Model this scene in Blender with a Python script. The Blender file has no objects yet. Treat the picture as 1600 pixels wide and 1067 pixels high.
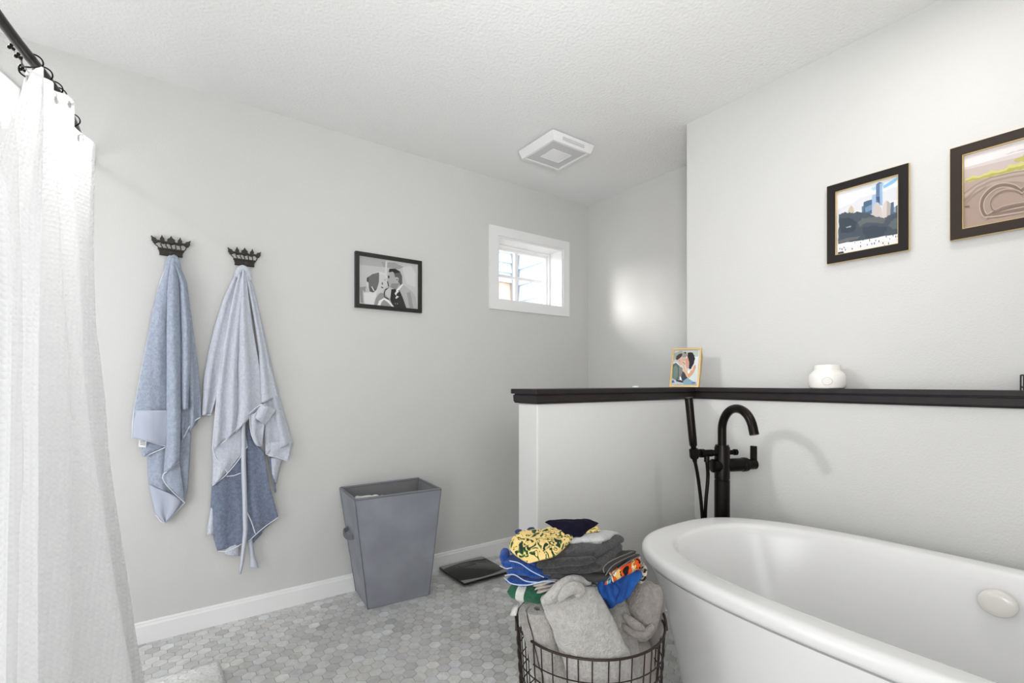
import bpy, bmesh, math, random
from mathutils import Vector, Matrix, noise
random.seed(7)
C = bpy.context.scene.collection
PI = math.pi

# ------------------------------------------------------------------ survey of the room (metres)
F_, CX_, HY_, H = 760.0, 800.0, 597.0, 1.119          # focal length, centre, horizon, eye height
_t = 1050 / F_; _n = math.hypot(_t, 1)
RX, FX, RY, FY = _t / _n, 1 / _n, -1 / _n, _t / _n
def ray(px, py):
    r = (px - CX_) / F_; u = (HY_ - py) / F_
    return Vector((RX * r + FX, RY * r + FY, u))
def onX(px, py, X):
    d = ray(px, py); k = X / d.x; return Vector((X, d.y * k, H + d.z * k))
def onY(px, py, Y):
    d = ray(px, py); k = Y / d.y; return Vector((d.x * k, Y, H + d.z * k))
def onZ(px, py, z):
    d = ray(px, py); k = (z - H) / d.z; return Vector((d.x * k, d.y * k, z))
def atD(px, py, D):
    d = ray(px, py); return Vector((d.x * D, d.y * D, H + d.z * D))
YL, XB, XR, CEIL = 2.622, 2.604, 2.186, 2.44           # towel wall, alcove wall, picture wall, ceiling
XW, YH0, YH1, XE = 2.079, 1.377, 1.493, 1.110          # ledge wall, half wall faces and end
CAP = 1.094
XS, YN = -1.12, -1.75                                  # shower end wall, wall behind the camera

# ------------------------------------------------------------------ materials
def lin(c):
    c = c / 255.0
    return c / 12.92 if c <= 0.04045 else ((c + 0.055) / 1.055) ** 2.4
def rgb(r, g, b): return (lin(r), lin(g), lin(b), 1)
def mat(name, col, rough=0.6, metal=0.0, bump=None, var=None, spec=None, coat=0, sheen=0, trans=0):
    m = bpy.data.materials.new(name); m.use_nodes = True
    nt = m.node_tree; b = nt.nodes['Principled BSDF']
    b.inputs['Base Color'].default_value = rgb(*col)
    b.inputs['Roughness'].default_value = rough; b.inputs['Metallic'].default_value = metal
    if spec is not None: b.inputs['Specular IOR Level'].default_value = spec
    if coat: b.inputs['Coat Weight'].default_value = coat; b.inputs['Coat Roughness'].default_value = 0.06
    if sheen: b.inputs['Sheen Weight'].default_value = sheen; b.inputs['Sheen Roughness'].default_value = 0.6
    tc = nt.nodes.new('ShaderNodeTexCoord')
    if var:                                            # (second colour, scale, detail)
        n = nt.nodes.new('ShaderNodeTexNoise'); n.inputs['Scale'].default_value = var[1]; n.inputs['Detail'].default_value = var[2]
        nt.links.new(tc.outputs['Object'], n.inputs['Vector'])
        r = nt.nodes.new('ShaderNodeValToRGB'); r.color_ramp.elements[0].position = .35; r.color_ramp.elements[1].position = .65
        r.color_ramp.elements[0].color = rgb(*col); r.color_ramp.elements[1].color = rgb(*var[0])
        nt.links.new(n.outputs['Fac'], r.inputs['Fac']); nt.links.new(r.outputs['Color'], b.inputs['Base Color'])
    if bump:                                           # (scale, strength, distance, detail)
        n = nt.nodes.new('ShaderNodeTexNoise'); n.inputs['Scale'].default_value = bump[0]
        n.inputs['Detail'].default_value = bump[3] if len(bump) > 3 else 2
        nt.links.new(tc.outputs['Object'], n.inputs['Vector'])
        bp = nt.nodes.new('ShaderNodeBump'); bp.inputs['Strength'].default_value = bump[1]; bp.inputs['Distance'].default_value = bump[2]
        nt.links.new(n.outputs['Fac'], bp.inputs['Height']); nt.links.new(bp.outputs['Normal'], b.inputs['Normal'])
    return m
def terry(name, col, col2=None, depth=.006, scale=260):
    return mat(name, col, .95, bump=(scale, .9, depth, 3), var=(col2 or col, 90, 4), sheen=.25, spec=.1)

M_wall = mat('wall paint', (206, 206, 204), .62, bump=(140, .35, .003, 3))
M_ceil = mat('ceiling texture', (238, 238, 237), .55, bump=(75, .6, .006, 3))
M_trim = mat('white trim paint', (236, 236, 236), .4)
M_grout = mat('grout', (132, 131, 128), .9)
M_cap = mat('espresso wood', (26, 21, 23), .42, var=((35, 28, 29), 30, 5), spec=.35)
M_tub = mat('white acrylic', (230, 230, 230), .2)
M_tubc = mat('cream acrylic', (226, 223, 217), .12, coat=.5)
M_bronze = mat('oil rubbed bronze', (26, 22, 21), .3, metal=.75)
M_bronze2 = mat('dark rod bronze', (38, 32, 31), .3, metal=.6)
M_iron = mat('rough cast iron', (50, 46, 41), .75, bump=(300, .5, .002))
M_black = mat('black frame', (20, 20, 20), .4)
M_espr = mat('dark brown frame', (25, 20, 19), .5, spec=.25)
M_brown = mat('brown frame', (48, 37, 31), .5, spec=.25)
M_gold = mat('gold edge', (216, 190, 128), .4, metal=.4)
M_brass = mat('brass', (196, 166, 108), .35, metal=.5)
M_wire = mat('brown wire', (52, 42, 38), .45, metal=.5)
M_hamper = mat('grey hamper fabric', (150, 153, 161), .5, var=(((138, 141, 149)), 6, 3), bump=(25, .25, .008, 2), spec=.35)
M_hampe2 = mat('grey hamper binding', (112, 114, 121), .6)
M_hampin = mat('grey hamper lining', (120, 120, 122), .8)
M_scale = mat('black glass', (14, 14, 14), .25)
M_scaleg = mat('grey scale strip', (150, 150, 150), .35, metal=.3)
M_scaled = mat('dark scale display', (58, 60, 60), .25)
M_fan = mat('white fan plastic', (232, 232, 232), .35)
M_fang = mat('grey fan grille', (205, 205, 205), .5)
M_lens = mat('fan lens', (240, 240, 240), .2)
M_jar = mat('white glazed jar', (240, 237, 232), .15, coat=.6)
M_jarm = mat('jar medallion', (212, 208, 202), .35)
M_mat = mat('white bath mat', (238, 238, 236), .95, bump=(60, 1, .02, 5), sheen=.3)
M_surr = mat('white shower surround', (238, 238, 238), .25)
M_sid = mat('blue siding', (206, 218, 231), .7)
M_sidt = mat('siding trim', (205, 210, 216), .7)
M_sidp = mat('peach siding', (236, 214, 196), .7)
M_vinyl = mat('white vinyl', (244, 244, 244), .35)
M_towel = terry('blue grey terry', (178, 188, 205), (158, 169, 188))
M_towelb = mat('blue grey flat weave', (180, 187, 203), .9, bump=(500, .3, .001), sheen=.2)
M_towel2 = terry('pale blue terry', (216, 221, 231), (202, 208, 222))
M_towel2s = mat('pale strap cloth', (205, 210, 221), .9, bump=(400, .5, .002))
M_lining = terry('slate blue terry', (134, 145, 167), (112, 123, 146))
M_hem = mat('pale hem', (226, 229, 236), .9)
M_tag = mat('white care tag', (240, 240, 240), .8)
M_tagk = mat('care tag print', (120, 120, 125), .8)
M_gtow = terry('light grey terry', (196, 194, 191), (180, 177, 173), .008, 230)
M_gtow2 = terry('grey terry', (184, 181, 178), (166, 162, 158), .008, 230)
M_ttow = terry('taupe terry', (164, 158, 152), (146, 140, 135), .008, 230)
M_wtow = terry('white grey terry', (205, 206, 206), (190, 191, 192), .005, 300)
M_ctow = terry('charcoal terry', (66, 66, 67), (48, 48, 50), .006, 260)
M_ctow2 = mat('charcoal weave', (60, 59, 60), .9, bump=(400, .5, .002))
M_cedge = mat('grey edge stitch', (120, 116, 112), .9)
M_navy = mat('navy cotton', (20, 18, 36), .9, bump=(300, .3, .002), spec=.1)
M_blue = terry('royal blue cloth', (22, 82, 164), (14, 62, 138), .004, 300)
M_blueg = mat('bright blue cotton', (24, 92, 172), .8, bump=(40, .5, .01, 3), var=((16, 66, 138), 20, 3))
M_bluel = mat('pale blue edge', (190, 205, 228), .9)
M_green = terry('green terry', (44, 108, 80), (34, 92, 68), .004, 300)
M_white = terry('white cloth', (226, 226, 222), (214, 214, 210), .003, 300)
M_cream = mat('cream cotton', (214, 208, 200), .9, bump=(300, .4, .002))
M_dish = mat('white dish', (235, 240, 245), .3)

# glass: a real pane, mostly clear with a gloss
M_glass = bpy.data.materials.new('window glass'); M_glass.use_nodes = True
nt = M_glass.node_tree; nt.nodes.clear()
o_ = nt.nodes.new('ShaderNodeOutputMaterial'); mx = nt.nodes.new('ShaderNodeMixShader'); tr = nt.nodes.new('ShaderNodeBsdfTransparent')
gl = nt.nodes.new('ShaderNodeBsdfGlossy'); gl.inputs['Roughness'].default_value = .03; mx.inputs[0].default_value = .05
nt.links.new(tr.outputs[0], mx.inputs[1]); nt.links.new(gl.outputs[0], mx.inputs[2]); nt.links.new(mx.outputs[0], o_.inputs[0])

M_pglass = M_glass.copy(); M_pglass.name = 'picture glass'
for n_ in M_pglass.node_tree.nodes:
    if n_.type == 'MIX_SHADER': n_.inputs[0].default_value = .02

# hexagon tiles: colour per tile carried by an attribute, marbled by noise
M_tile = bpy.data.materials.new('grey marble hexagon tile'); M_tile.use_nodes = True
nt = M_tile.node_tree; b = nt.nodes['Principled BSDF']; b.inputs['Roughness'].default_value = .45
at = nt.nodes.new('ShaderNodeAttribute'); at.attribute_name = 'tint'
tc = nt.nodes.new('ShaderNodeTexCoord'); ns = nt.nodes.new('ShaderNodeTexNoise'); ns.inputs['Scale'].default_value = 24; ns.inputs['Detail'].default_value = 5
ns.inputs['Distortion'].default_value = 1.2
mp = nt.nodes.new('ShaderNodeMapRange'); mp.inputs[1].default_value = .3; mp.inputs[2].default_value = .7; mp.inputs[3].default_value = .84; mp.inputs[4].default_value = 1.1
mu = nt.nodes.new('ShaderNodeMixRGB'); mu.blend_type = 'MULTIPLY'; mu.inputs[0].default_value = 1
nt.links.new(tc.outputs['Object'], ns.inputs['Vector']); nt.links.new(ns.outputs['Fac'], mp.inputs[0])
nt.links.new(at.outputs['Color'], mu.inputs[1]); nt.links.new(mp.outputs[0], mu.inputs[2]); nt.links.new(mu.outputs[0], b.inputs['Base Color'])

# waffle weave curtain: UV in metres
def waffle(name, pitch, col):
    m = bpy.data.materials.new(name); m.use_nodes = True
    nt = m.node_tree; b = nt.nodes['Principled BSDF']; b.inputs['Roughness'].default_value = .85; b.inputs['Specular IOR Level'].default_value = .2
    b.inputs['Base Color'].default_value = rgb(*col)
    uv = nt.nodes.new('ShaderNodeUVMap'); uv.uv_map = 'UVMap'; sp = nt.nodes.new('ShaderNodeSeparateXYZ'); nt.links.new(uv.outputs[0], sp.inputs[0])
    outs = []
    for k in (0, 1):
        a = nt.nodes.new('ShaderNodeMath'); a.operation = 'MULTIPLY'; a.inputs[1].default_value = 2 * PI / pitch; nt.links.new(sp.outputs[k], a.inputs[0])
        s = nt.nodes.new('ShaderNodeMath'); s.operation = 'SINE'; nt.links.new(a.outputs[0], s.inputs[0])
        ab = nt.nodes.new('ShaderNodeMath'); ab.operation = 'ABSOLUTE'; nt.links.new(s.outputs[0], ab.inputs[0]); outs.append(ab)
    mul = nt.nodes.new('ShaderNodeMath'); mul.operation = 'MULTIPLY'; nt.links.new(outs[0].outputs[0], mul.inputs[0]); nt.links.new(outs[1].outputs[0], mul.inputs[1])
    bp = nt.nodes.new('ShaderNodeBump'); bp.inputs['Strength'].default_value = .8; bp.inputs['Distance'].default_value = .004
    nt.links.new(mul.outputs[0], bp.inputs['Height']); nt.links.new(bp.outputs[0], b.inputs['Normal'])
    tl = nt.nodes.new('ShaderNodeBsdfTranslucent'); tl.inputs[0].default_value = rgb(*col); nt.links.new(bp.outputs[0], tl.inputs['Normal'])
    mx = nt.nodes.new('ShaderNodeMixShader'); mx.inputs[0].default_value = .27
    nt.links.new(b.outputs[0], mx.inputs[1]); nt.links.new(tl.outputs[0], mx.inputs[2]); nt.links.new(mx.outputs[0], nt.nodes['Material Output'].inputs[0])
    return m
M_curt = waffle('white waffle curtain', .030, (250, 250, 250))
M_curth = waffle('white curtain header', 5.0, (244, 244, 244))
M_liner = bpy.data.materials.new('clear liner'); M_liner.use_nodes = True
nt = M_liner.node_tree; b = nt.nodes['Principled BSDF']; b.inputs['Base Color'].default_value = rgb(240, 240, 242); b.inputs['Roughness'].default_value = .12
tcl = nt.nodes.new('ShaderNodeTexCoord'); nl = nt.nodes.new('ShaderNodeTexNoise'); nl.inputs['Scale'].default_value = 45; nt.links.new(tcl.outputs['Object'], nl.inputs['Vector'])
bl = nt.nodes.new('ShaderNodeBump'); bl.inputs['Strength'].default_value = .3; bl.inputs['Distance'].default_value = .006; nt.links.new(nl.outputs['Fac'], bl.inputs['Height']); nt.links.new(bl.outputs[0], b.inputs['Normal'])
trl = nt.nodes.new('ShaderNodeBsdfTransparent'); mxl = nt.nodes.new('ShaderNodeMixShader'); mxl.inputs[0].default_value = .12
nt.links.new(trl.outputs[0], mxl.inputs[1]); nt.links.new(b.outputs[0], mxl.inputs[2]); nt.links.new(mxl.outputs[0], nt.nodes['Material Output'].inputs[0])

def print_mat(name, cols, scale, sharp=.02, bump=None, rough=.85):
    """cloth print: noise bands of several flat colours"""
    m = bpy.data.materials.new(name); m.use_nodes = True
    nt = m.node_tree; b = nt.nodes['Principled BSDF']; b.inputs['Roughness'].default_value = rough; b.inputs['Specular IOR Level'].default_value = .2
    tc = nt.nodes.new('ShaderNodeTexCoord'); n = nt.nodes.new('ShaderNodeTexNoise'); n.inputs['Scale'].default_value = scale; n.inputs['Detail'].default_value = 1.5
    n.inputs['Distortion'].default_value = 1.5
    nt.links.new(tc.outputs['Object'], n.inputs['Vector'])
    r = nt.nodes.new('ShaderNodeValToRGB'); e = r.color_ramp.elements; r.color_ramp.interpolation = 'CONSTANT'
    e[0].position = 0; e[0].color = rgb(*cols[0][1]); e[1].position = cols[1][0]; e[1].color = rgb(*cols[1][1])
    for p, c in cols[2:]:
        q = e.new(p); q.color = rgb(*c)
    nt.links.new(n.outputs['Fac'], r.inputs['Fac']); nt.links.new(r.outputs['Color'], b.inputs['Base Color'])
    if bump:
        n2 = nt.nodes.new('ShaderNodeTexNoise'); n2.inputs['Scale'].default_value = bump[0]; nt.links.new(tc.outputs['Object'], n2.inputs['Vector'])
        bp = nt.nodes.new('ShaderNodeBump'); bp.inputs['Strength'].default_value = bump[1]; bp.inputs['Distance'].default_value = bump[2]
        nt.links.new(n2.outputs['Fac'], bp.inputs['Height']); nt.links.new(bp.outputs[0], b.inputs['Normal'])
    return m
Y_ = (236, 206, 136)
M_palm = print_mat('yellow leaf print cotton', [(0, (38, 52, 44)), (.38, (62, 104, 62)), (.415, (150, 160, 84)), (.43, Y_), (.55, (242, 214, 148)), (.60, (206, 172, 96)), (.615, (66, 98, 60)), (.65, (40, 60, 44)), (.69, Y_)], 34, bump=(18, .5, .01))
M_multi = print_mat('orange blue white print cotton', [(0, (24, 24, 28)), (.36, (225, 80, 28)), (.43, (235, 110, 50)), (.46, (24, 24, 28)), (.48, (235, 190, 110)), (.53, (225, 224, 220)), (.58, (30, 30, 34)), (.6, (96, 160, 205)), (.68, (232, 230, 226))], 24)
_fl = {}
def flat(c):
    if c not in _fl: _fl[c] = mat('print ink %d %d %d' % c, c, .7, spec=.15)
    return _fl[c]

# ------------------------------------------------------------------ mesh helpers
class MB:
    def __init__(s): s.v = []; s.f = []; s.mi = []; s.uv = {}
    def add(s, vs, fs, m=0):
        o = len(s.v); s.v += [Vector(v) for v in vs]
        for f in fs: s.f.append([o + i for i in f]); s.mi.append(m)
        return o
    def box(s, x0, x1, y0, y1, z0, z1, m=0, mx=None):
        vs = [Vector((x, y, z)) for z in (z0, z1) for y in (y0, y1) for x in (x0, x1)]
        if mx: vs = [mx @ v for v in vs]
        s.add(vs, [(0, 2, 3, 1), (4, 5, 7, 6), (0, 1, 5, 4), (2, 6, 7, 3), (0, 4, 6, 2), (1, 3, 7, 5)], m); return s
    def grid(s, P, m=0, closed_u=False):
        nv, nu = len(P), len(P[0]); fs = []
        for j in range(nv - 1):
            for i in range(nu if closed_u else nu - 1):
                k = (i + 1) % nu; fs.append((j * nu + i, j * nu + k, (j + 1) * nu + k, (j + 1) * nu + i))
        return s.add([p for r in P for p in r], fs, m)
    def loft(s, rings, m=0, cap0=True, cap1=True):
        n = len(rings[0]); o = s.grid(rings, m, True)
        if cap0: s.f.append([o + i for i in range(n)][::-1]); s.mi.append(m)
        if cap1: s.f.append([o + (len(rings) - 1) * n + i for i in range(n)]); s.mi.append(m)
        return s
    def tube(s, path, r, n=10, m=0, closed=False, caps=True):
        P = [Vector(p) for p in path]; N = len(P); rr = r if hasattr(r, '__len__') else [r] * N
        rings = []; up = None
        for i in range(N):
            a = P[(i - 1) % N] if (closed or i > 0) else P[i]; c = P[(i + 1) % N] if (closed or i < N - 1) else P[i]
            t = (c - a).normalized()
            if up is None:
                up = Vector((0, 0, 1)) if abs(t.z) < .9 else Vector((1, 0, 0))
            up = (up - t * up.dot(t)).normalized(); bn = t.cross(up)
            rings.append([P[i] + (up * math.cos(2 * PI * k / n) + bn * math.sin(2 * PI * k / n)) * rr[i] for k in range(n)])
        if closed: rings.append(rings[0]); return s.loft(rings, m, False, False)
        return s.loft(rings, m, caps, caps)
    def lathe(s, prof, c, axis='z', n=32, m=0):
        rings = []
        for (r, h) in prof:
            ring = []
            for k in range(n):
                a = 2 * PI * k / n; u, w = r * math.cos(a), r * math.sin(a)
                ring.append(Vector(c) + (Vector((u, w, h)) if axis == 'z' else Vector((h, u, w)) if axis == 'x' else Vector((w, h, u))))
            rings.append(ring)
        return s.loft(rings, m)
    def prism(s, poly, o, ux, uy, uz, m=0):
        n = len(poly); o = Vector(o)
        a = [o + ux * p[0] + uy * p[1] for p in poly]; b = [q + uz for q in a]
        fs = [list(range(n))[::-1], [n + i for i in range(n)]] + [(i, (i + 1) % n, n + (i + 1) % n, n + i) for i in range(n)]
        s.add(a + b, fs, m); return s
    def sphere(s, c, r, n=14, m=0, sc=(1, 1, 1)):
        rings = []
        for j in range(1, n):
            t = PI * j / n
            rings.append([Vector(c) + Vector((r * sc[0] * math.sin(t) * math.cos(2 * PI * k / n), r * sc[1] * math.sin(t) * math.sin(2 * PI * k / n), -r * sc[2] * math.cos(t))) for k in range(n)])
        return s.loft(rings, m)
    def build(s, name, mats, parent=None, smooth=35, bevel=0, solid=0, sub=0, uv=None, offset=0):
        me = bpy.data.meshes.new(name)
        off = Vector((0, 0, 0)); p = parent
        while p: off += p.location; p = p.parent
        me.from_pydata([tuple(v - off) for v in s.v], [], s.f)
        for m in (mats if isinstance(mats, (list, tuple)) else [mats]): me.materials.append(m)
        me.polygons.foreach_set('material_index', s.mi)
        if uv:
            L = me.uv_layers.new(name='UVMap')
            for lp in me.loops: L.data[lp.index].uv = uv[lp.vertex_index]
        bm = bmesh.new(); bm.from_mesh(me); bmesh.ops.recalc_face_normals(bm, faces=bm.faces); bm.to_mesh(me); bm.free()
        if smooth:
            me.polygons.foreach_set('use_smooth', [True] * len(me.polygons)); me.set_sharp_from_angle(angle=math.radians(smooth))
        ob = bpy.data.objects.new(name, me); C.objects.link(ob); ob.parent = parent
        if bevel:
            b = ob.modifiers.new('bevel', 'BEVEL'); b.width = bevel; b.segments = 3; b.limit_method = 'ANGLE'; b.angle_limit = math.radians(40)
        if solid:
            b = ob.modifiers.new('thick', 'SOLIDIFY'); b.thickness = solid; b.offset = offset
        if sub:
            b = ob.modifiers.new('soft', 'SUBSURF'); b.levels = sub; b.render_levels = sub
        return ob
def tag(o, label, cat, group=None):
    o['label'] = label; o['category'] = cat
    if group: o['group'] = group
    return o
def thing(name, loc, label, cat, group=None):
    o = bpy.data.objects.new(name, None); C.objects.link(o); o.location = loc; o.empty_display_size = .05
    return tag(o, label, cat, group)
def struct(o): o['kind'] = 'structure'; return o
def lerp(a, b, t): return a + (b - a) * t
def interp(tab, x):
    if x <= tab[0][0]: return tab[0][1]
    for (a, p), (b, q) in zip(tab, tab[1:]):
        if x <= b: return p + (q - p) * (x - a) / (b - a)
    return tab[-1][1]
def poly_at(P, t):
    L = [0]
    for a, b in zip(P, P[1:]): L.append(L[-1] + math.hypot(b[0] - a[0], b[1] - a[1]))
    s = t * L[-1]
    for i in range(len(P) - 1):
        if s <= L[i + 1] + 1e-9:
            k = (s - L[i]) / max(1e-9, L[i + 1] - L[i]); return (lerp(P[i][0], P[i + 1][0], k), lerp(P[i][1], P[i + 1][1], k))
    return P[-1]
def smooth_path(P, n=8, closed=False):
    P = [Vector(p) for p in P]; N = len(P); out = []
    for i in range(N if closed else N - 1):
        p0 = P[(i - 1) % N] if (closed or i > 0) else P[0] * 2 - P[1]; p1 = P[i]; p2 = P[(i + 1) % N]
        p3 = P[(i + 2) % N] if (closed or i + 2 < N) else P[-1] * 2 - P[-2]
        for k in range(n):
            t = k / n
            out.append(.5 * ((2 * p1) + (p2 - p0) * t + (2 * p0 - 5 * p1 + 4 * p2 - p3) * t * t + (3 * p1 - p0 - 3 * p2 + p3) * t ** 3))
    if not closed: out.append(P[-1])
    return out
def nz(p, f, seed=0.0): return noise.noise(Vector(p) * f + Vector((seed, seed * 1.7, -seed)))

# ------------------------------------------------------------------ the room
T = .13
WX0, WX1, WZ0, WZ1 = 1.778, 2.347, 1.65, 2.073         # window opening
m = MB()
YO = YL + .16
m.box(XS - T, WX0, YL, YO, 0, CEIL); m.box(WX1, XB + T, YL, YO, 0, CEIL)
m.box(WX0, WX1, YL, YO, 0, WZ0); m.box(WX0, WX1, YL, YO, WZ1, CEIL)
struct(m.build('wall_back', M_wall, smooth=0))
struct(MB().box(XB, XB + T, YH1, YL, 0, CEIL).build('wall_alcove', M_wall, smooth=0))
struct(MB().box(XR, XB + T, YN, YH1, 0, CEIL).build('wall_right', M_wall, smooth=0))
struct(MB().box(XW, XR, YN, YH0, 0, CAP - .053).build('wall_ledge', M_wall, smooth=0))
struct(MB().box(XE, XR, YH0, YH1, 0, CAP - .053).build('wall_half', M_wall, smooth=0, bevel=.006))
struct(MB().box(XS - T, XS, YN, YL, 0, CEIL).build('wall_left', M_wall, smooth=0))
struct(MB().box(XS - T, XB + T, YN - T, YN, 0, CEIL).build('wall_front', M_wall, smooth=0))
struct(MB().box(XS - T, XB + T, YN - T, YO, CEIL, CEIL + .1).build('ceiling', M_ceil, smooth=0))

# floor: grout bed with 50 mm hexagon tiles
m = MB(); tint = []
m.box(XS - T, XB + T, YN - T, YO, -.1, -.0015); 
pit = .05; row = pit * math.sqrt(3) / 2; R_ = pit / math.sqrt(3) - .0012
j = 0; y = 0.4
while y < YL + .02:
    x = -.75 + (pit / 2 if j % 2 else 0)
    while x < XB:
        if not (x > XE + .02 and x < 2.2 and y < YH1 - .03 and y > YH0 + .03):
            base = random.gauss(0, 1)
            g = max(165, min(228, 203 + base * 10))
            w = random.choice((0, 0, 0, 1, -1)); c = rgb(g + w * 1.2, g + w * .5, g - 1 - w * 1.2)
            vs = []
            for k in range(6):
                a = PI / 6 + k * PI / 3; vs.append((x + R_ * math.cos(a), y + R_ * math.sin(a), 0))
            for k in range(6):
                a = PI / 6 + k * PI / 3; vs.append((x + (R_ + .0004) * math.cos(a), y + (R_ + .0004) * math.sin(a), -.0018))
            m.add(vs, [(0, 1, 2, 3, 4, 5)] + [(k, k + 6, (k + 1) % 6 + 6, (k + 1) % 6) for k in range(6)], 1)
            tint += [c] * 12
        x += pit
    y += row; j += 1
fl = struct(m.build('floor', [M_grout, M_tile], smooth=0))
ca = fl.data.color_attributes.new('tint', 'FLOAT_COLOR', 'POINT')
for i, c in enumerate([(0.4, .4, .4, 1)] * 8 + tint): ca.data[i].color = c

# baseboards
def baseboard(name, a, b, nrm):
    a, b, nrm = Vector((*a, 0)), Vector((*b, 0)), Vector((*nrm, 0)); L = (b - a)
    prof = [(0, 0), (.014, 0), (.014, .074), (.011, .082), (.011, .088), (.006, .092), (0, .092)]
    m = MB(); m.prism(prof, a, nrm, Vector((0, 0, 1)), L); return struct(m.build(name, M_trim, smooth=0))
baseboard('baseboard_back', (XS, YL), (XB, YL), (0, -1))
baseboard('baseboard_alcove', (XB, YH1), (XB, YL), (-1, 0))
baseboard('baseboard_half', (XE, YH0), (XW, YH0), (0, -1))
baseboard('baseboard_ledge', (XW, YN), (XW, YH0), (-1, 0))

# cap on the half wall and the ledge
def mould(z0, z1, o, name):
    m = MB(); e = o
    poly = [(XE - e, YH0 - e), (XW - e, YH0 - e), (XW - e, YN), (XR, YN), (XR, YH1 + e), (XE - e, YH1 + e)]
    if name == 'board': pass
    m.prism(poly, (0, 0, z0), Vector((1, 0, 0)), Vector((0, 1, 0)), Vector((0, 0, z1 - z0))); return m
capb = struct(mould(CAP - .019, CAP, .021, 'board').build('trim_1', M_cap, smooth=0, bevel=.003))
m = MB(); zs = [(CAP - .054, .0), (CAP - .054, .009), (CAP - .046, .013), (CAP - .024, .014), (CAP - .0225, .010), (CAP - .019, .010)]
rings = []
for z, e in zs: rings.append([Vector(q) for q in ((XE - e, YH0 - e, z), (XW - e, YH0 - e, z), (XW - e, YN, z), (XR, YN, z), (XR, YH1 + e, z), (XE - e, YH1 + e, z))])
m.loft(rings, 0, True, True)
struct(m.build('trim_2', M_cap, smooth=0))

# window: casing, reveal, sash, muntins and pane
wn = bpy.data.objects.new('window_1', None); C.objects.link(wn); wn.location = ((WX0 + WX1) / 2, YL, WZ0); wn['kind'] = 'structure'
OX0, OX1, OZ0, OZ1 = 1.715, 2.403, 1.592, 2.132; y0, y1 = YL - .013, YL
m = MB(); m.box(OX0, WX0, y0, y1, OZ0, OZ1); m.box(WX1, OX1, y0, y1, OZ0, OZ1); m.box(WX0, WX1, y0, y1, OZ0, WZ0); m.box(WX0, WX1, y0, y1, WZ1, OZ1)
m.build('window_casing', M_trim, wn, smooth=0)
m = MB(); g = .012
m.box(WX0, WX0 + g, YL - .004, 2.80, WZ0, WZ1); m.box(WX1 - g, WX1, YL - .004, 2.80, WZ0, WZ1)
m.box(WX0 + g, WX1 - g, YL - .004, 2.80, WZ0, WZ0 + g); m.box(WX0 + g, WX1 - g, YL - .004, 2.80, WZ1 - g, WZ1)
m.build('window_jamb', M_trim, wn, smooth=0)
def frame_ring(m, x0, x1, z0, z1, w, ya, yb):
    m.box(x0, x0 + w, ya, yb, z0, z1); m.box(x1 - w, x1, ya, yb, z0, z1); m.box(x0 + w, x1 - w, ya, yb, z0, z0 + w); m.box(x0 + w, x1 - w, ya, yb, z1 - w, z1)
m = MB(); frame_ring(m, WX0 + g, WX1 - g, WZ0 + g, WZ1 - g, .016, 2.745, 2.80); frame_ring(m, WX0 + g + .016, WX1 - g - .016, WZ0 + g + .016, WZ1 - g - .016, .016, 2.76, 2.80)
m.build('sash', M_vinyl, wn, smooth=0, bevel=.002)
m = MB(); m.box(2.034, 2.056, 2.775, 2.797, WZ0 + g, WZ1 - g); m.box(WX0 + g, 2.034, 2.777, 2.795, 1.848, 1.866); m.box(2.056, WX1 - g, 2.777, 2.795, 1.848, 1.866)
m.build('muntin', M_vinyl, wn, smooth=0)
MB().box(WX0 + g, WX1 - g, 2.7852, 2.7872, WZ0 + g, WZ1 - g).build('pane', M_glass, wn, smooth=0)

# outside: the lapped siding of the next wing
XG, YG = 3.26, 4.43
def siding(name, horiz, a0, a1, fix, z0, z1, mt, lap, sgn):
    m = MB(); z = z0
    while z < z1:
        poly = [(0, 0), (.03, 0), (.006, lap), (0, lap)]
        if horiz: m.prism(poly, (a0, fix, z), Vector((0, -1, 0)), Vector((0, 0, 1)), Vector((a1 - a0, 0, 0)))
        else: m.prism(poly, (fix, a0, z), Vector((-1, 0, 0)), Vector((0, 0, 1)), Vector((0, a1 - a0, 0)))
        z += lap
    return struct(m.build(name, mt, smooth=0))
siding('wall_neighbour', False, 2.9, YG, XG, 0.06, 4.2, M_sid, .178, 1)
siding('wall_neighbour_far', True, .8, XG - .03, YG, 0.06, 2.22, M_sidp, .36, 1)
siding('wall_neighbour_gable', True, .8, XG - .03, YG - .02, 2.22, 4.2, M_sid, .11, 1)
struct(MB().box(XG - .09, XG - .03, YG - .09, YG - .03, 0, 4.2).build('trim_3', mat('grey corner post', (150, 152, 156), .7), smooth=0))
struct(MB().box(-3, 9, 2.85, 9, -.2, -.05).build('ground', mat('outside ground', (170, 168, 160), .9, bump=(20, .4, .02)), smooth=0))

# shower surround behind the curtain, its top edge curving down
m = MB(); P = []
for i in range(17):
    x = lerp(XS, -.43, i / 16); zt = 2.34 - .10 * max(0, (x + .62) / .19) ** 2
    P.append((x, zt))
poly = [(XS, 0.0)] + [] 
poly = [(-.43, 0.0)] + [(x, z) for x, z in P[::-1]] + [(XS, 0.0)]
m.prism(poly, (0, YL, 0), Vector((1, 0, 0)), Vector((0, 0, 1)), Vector((0, -.018, 0)))
m.box(XS, XS + .018, .7, YL - .018, 0, 2.2)
struct(m.build('wall_shower', M_surr, smooth=30, bevel=.006))

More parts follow.
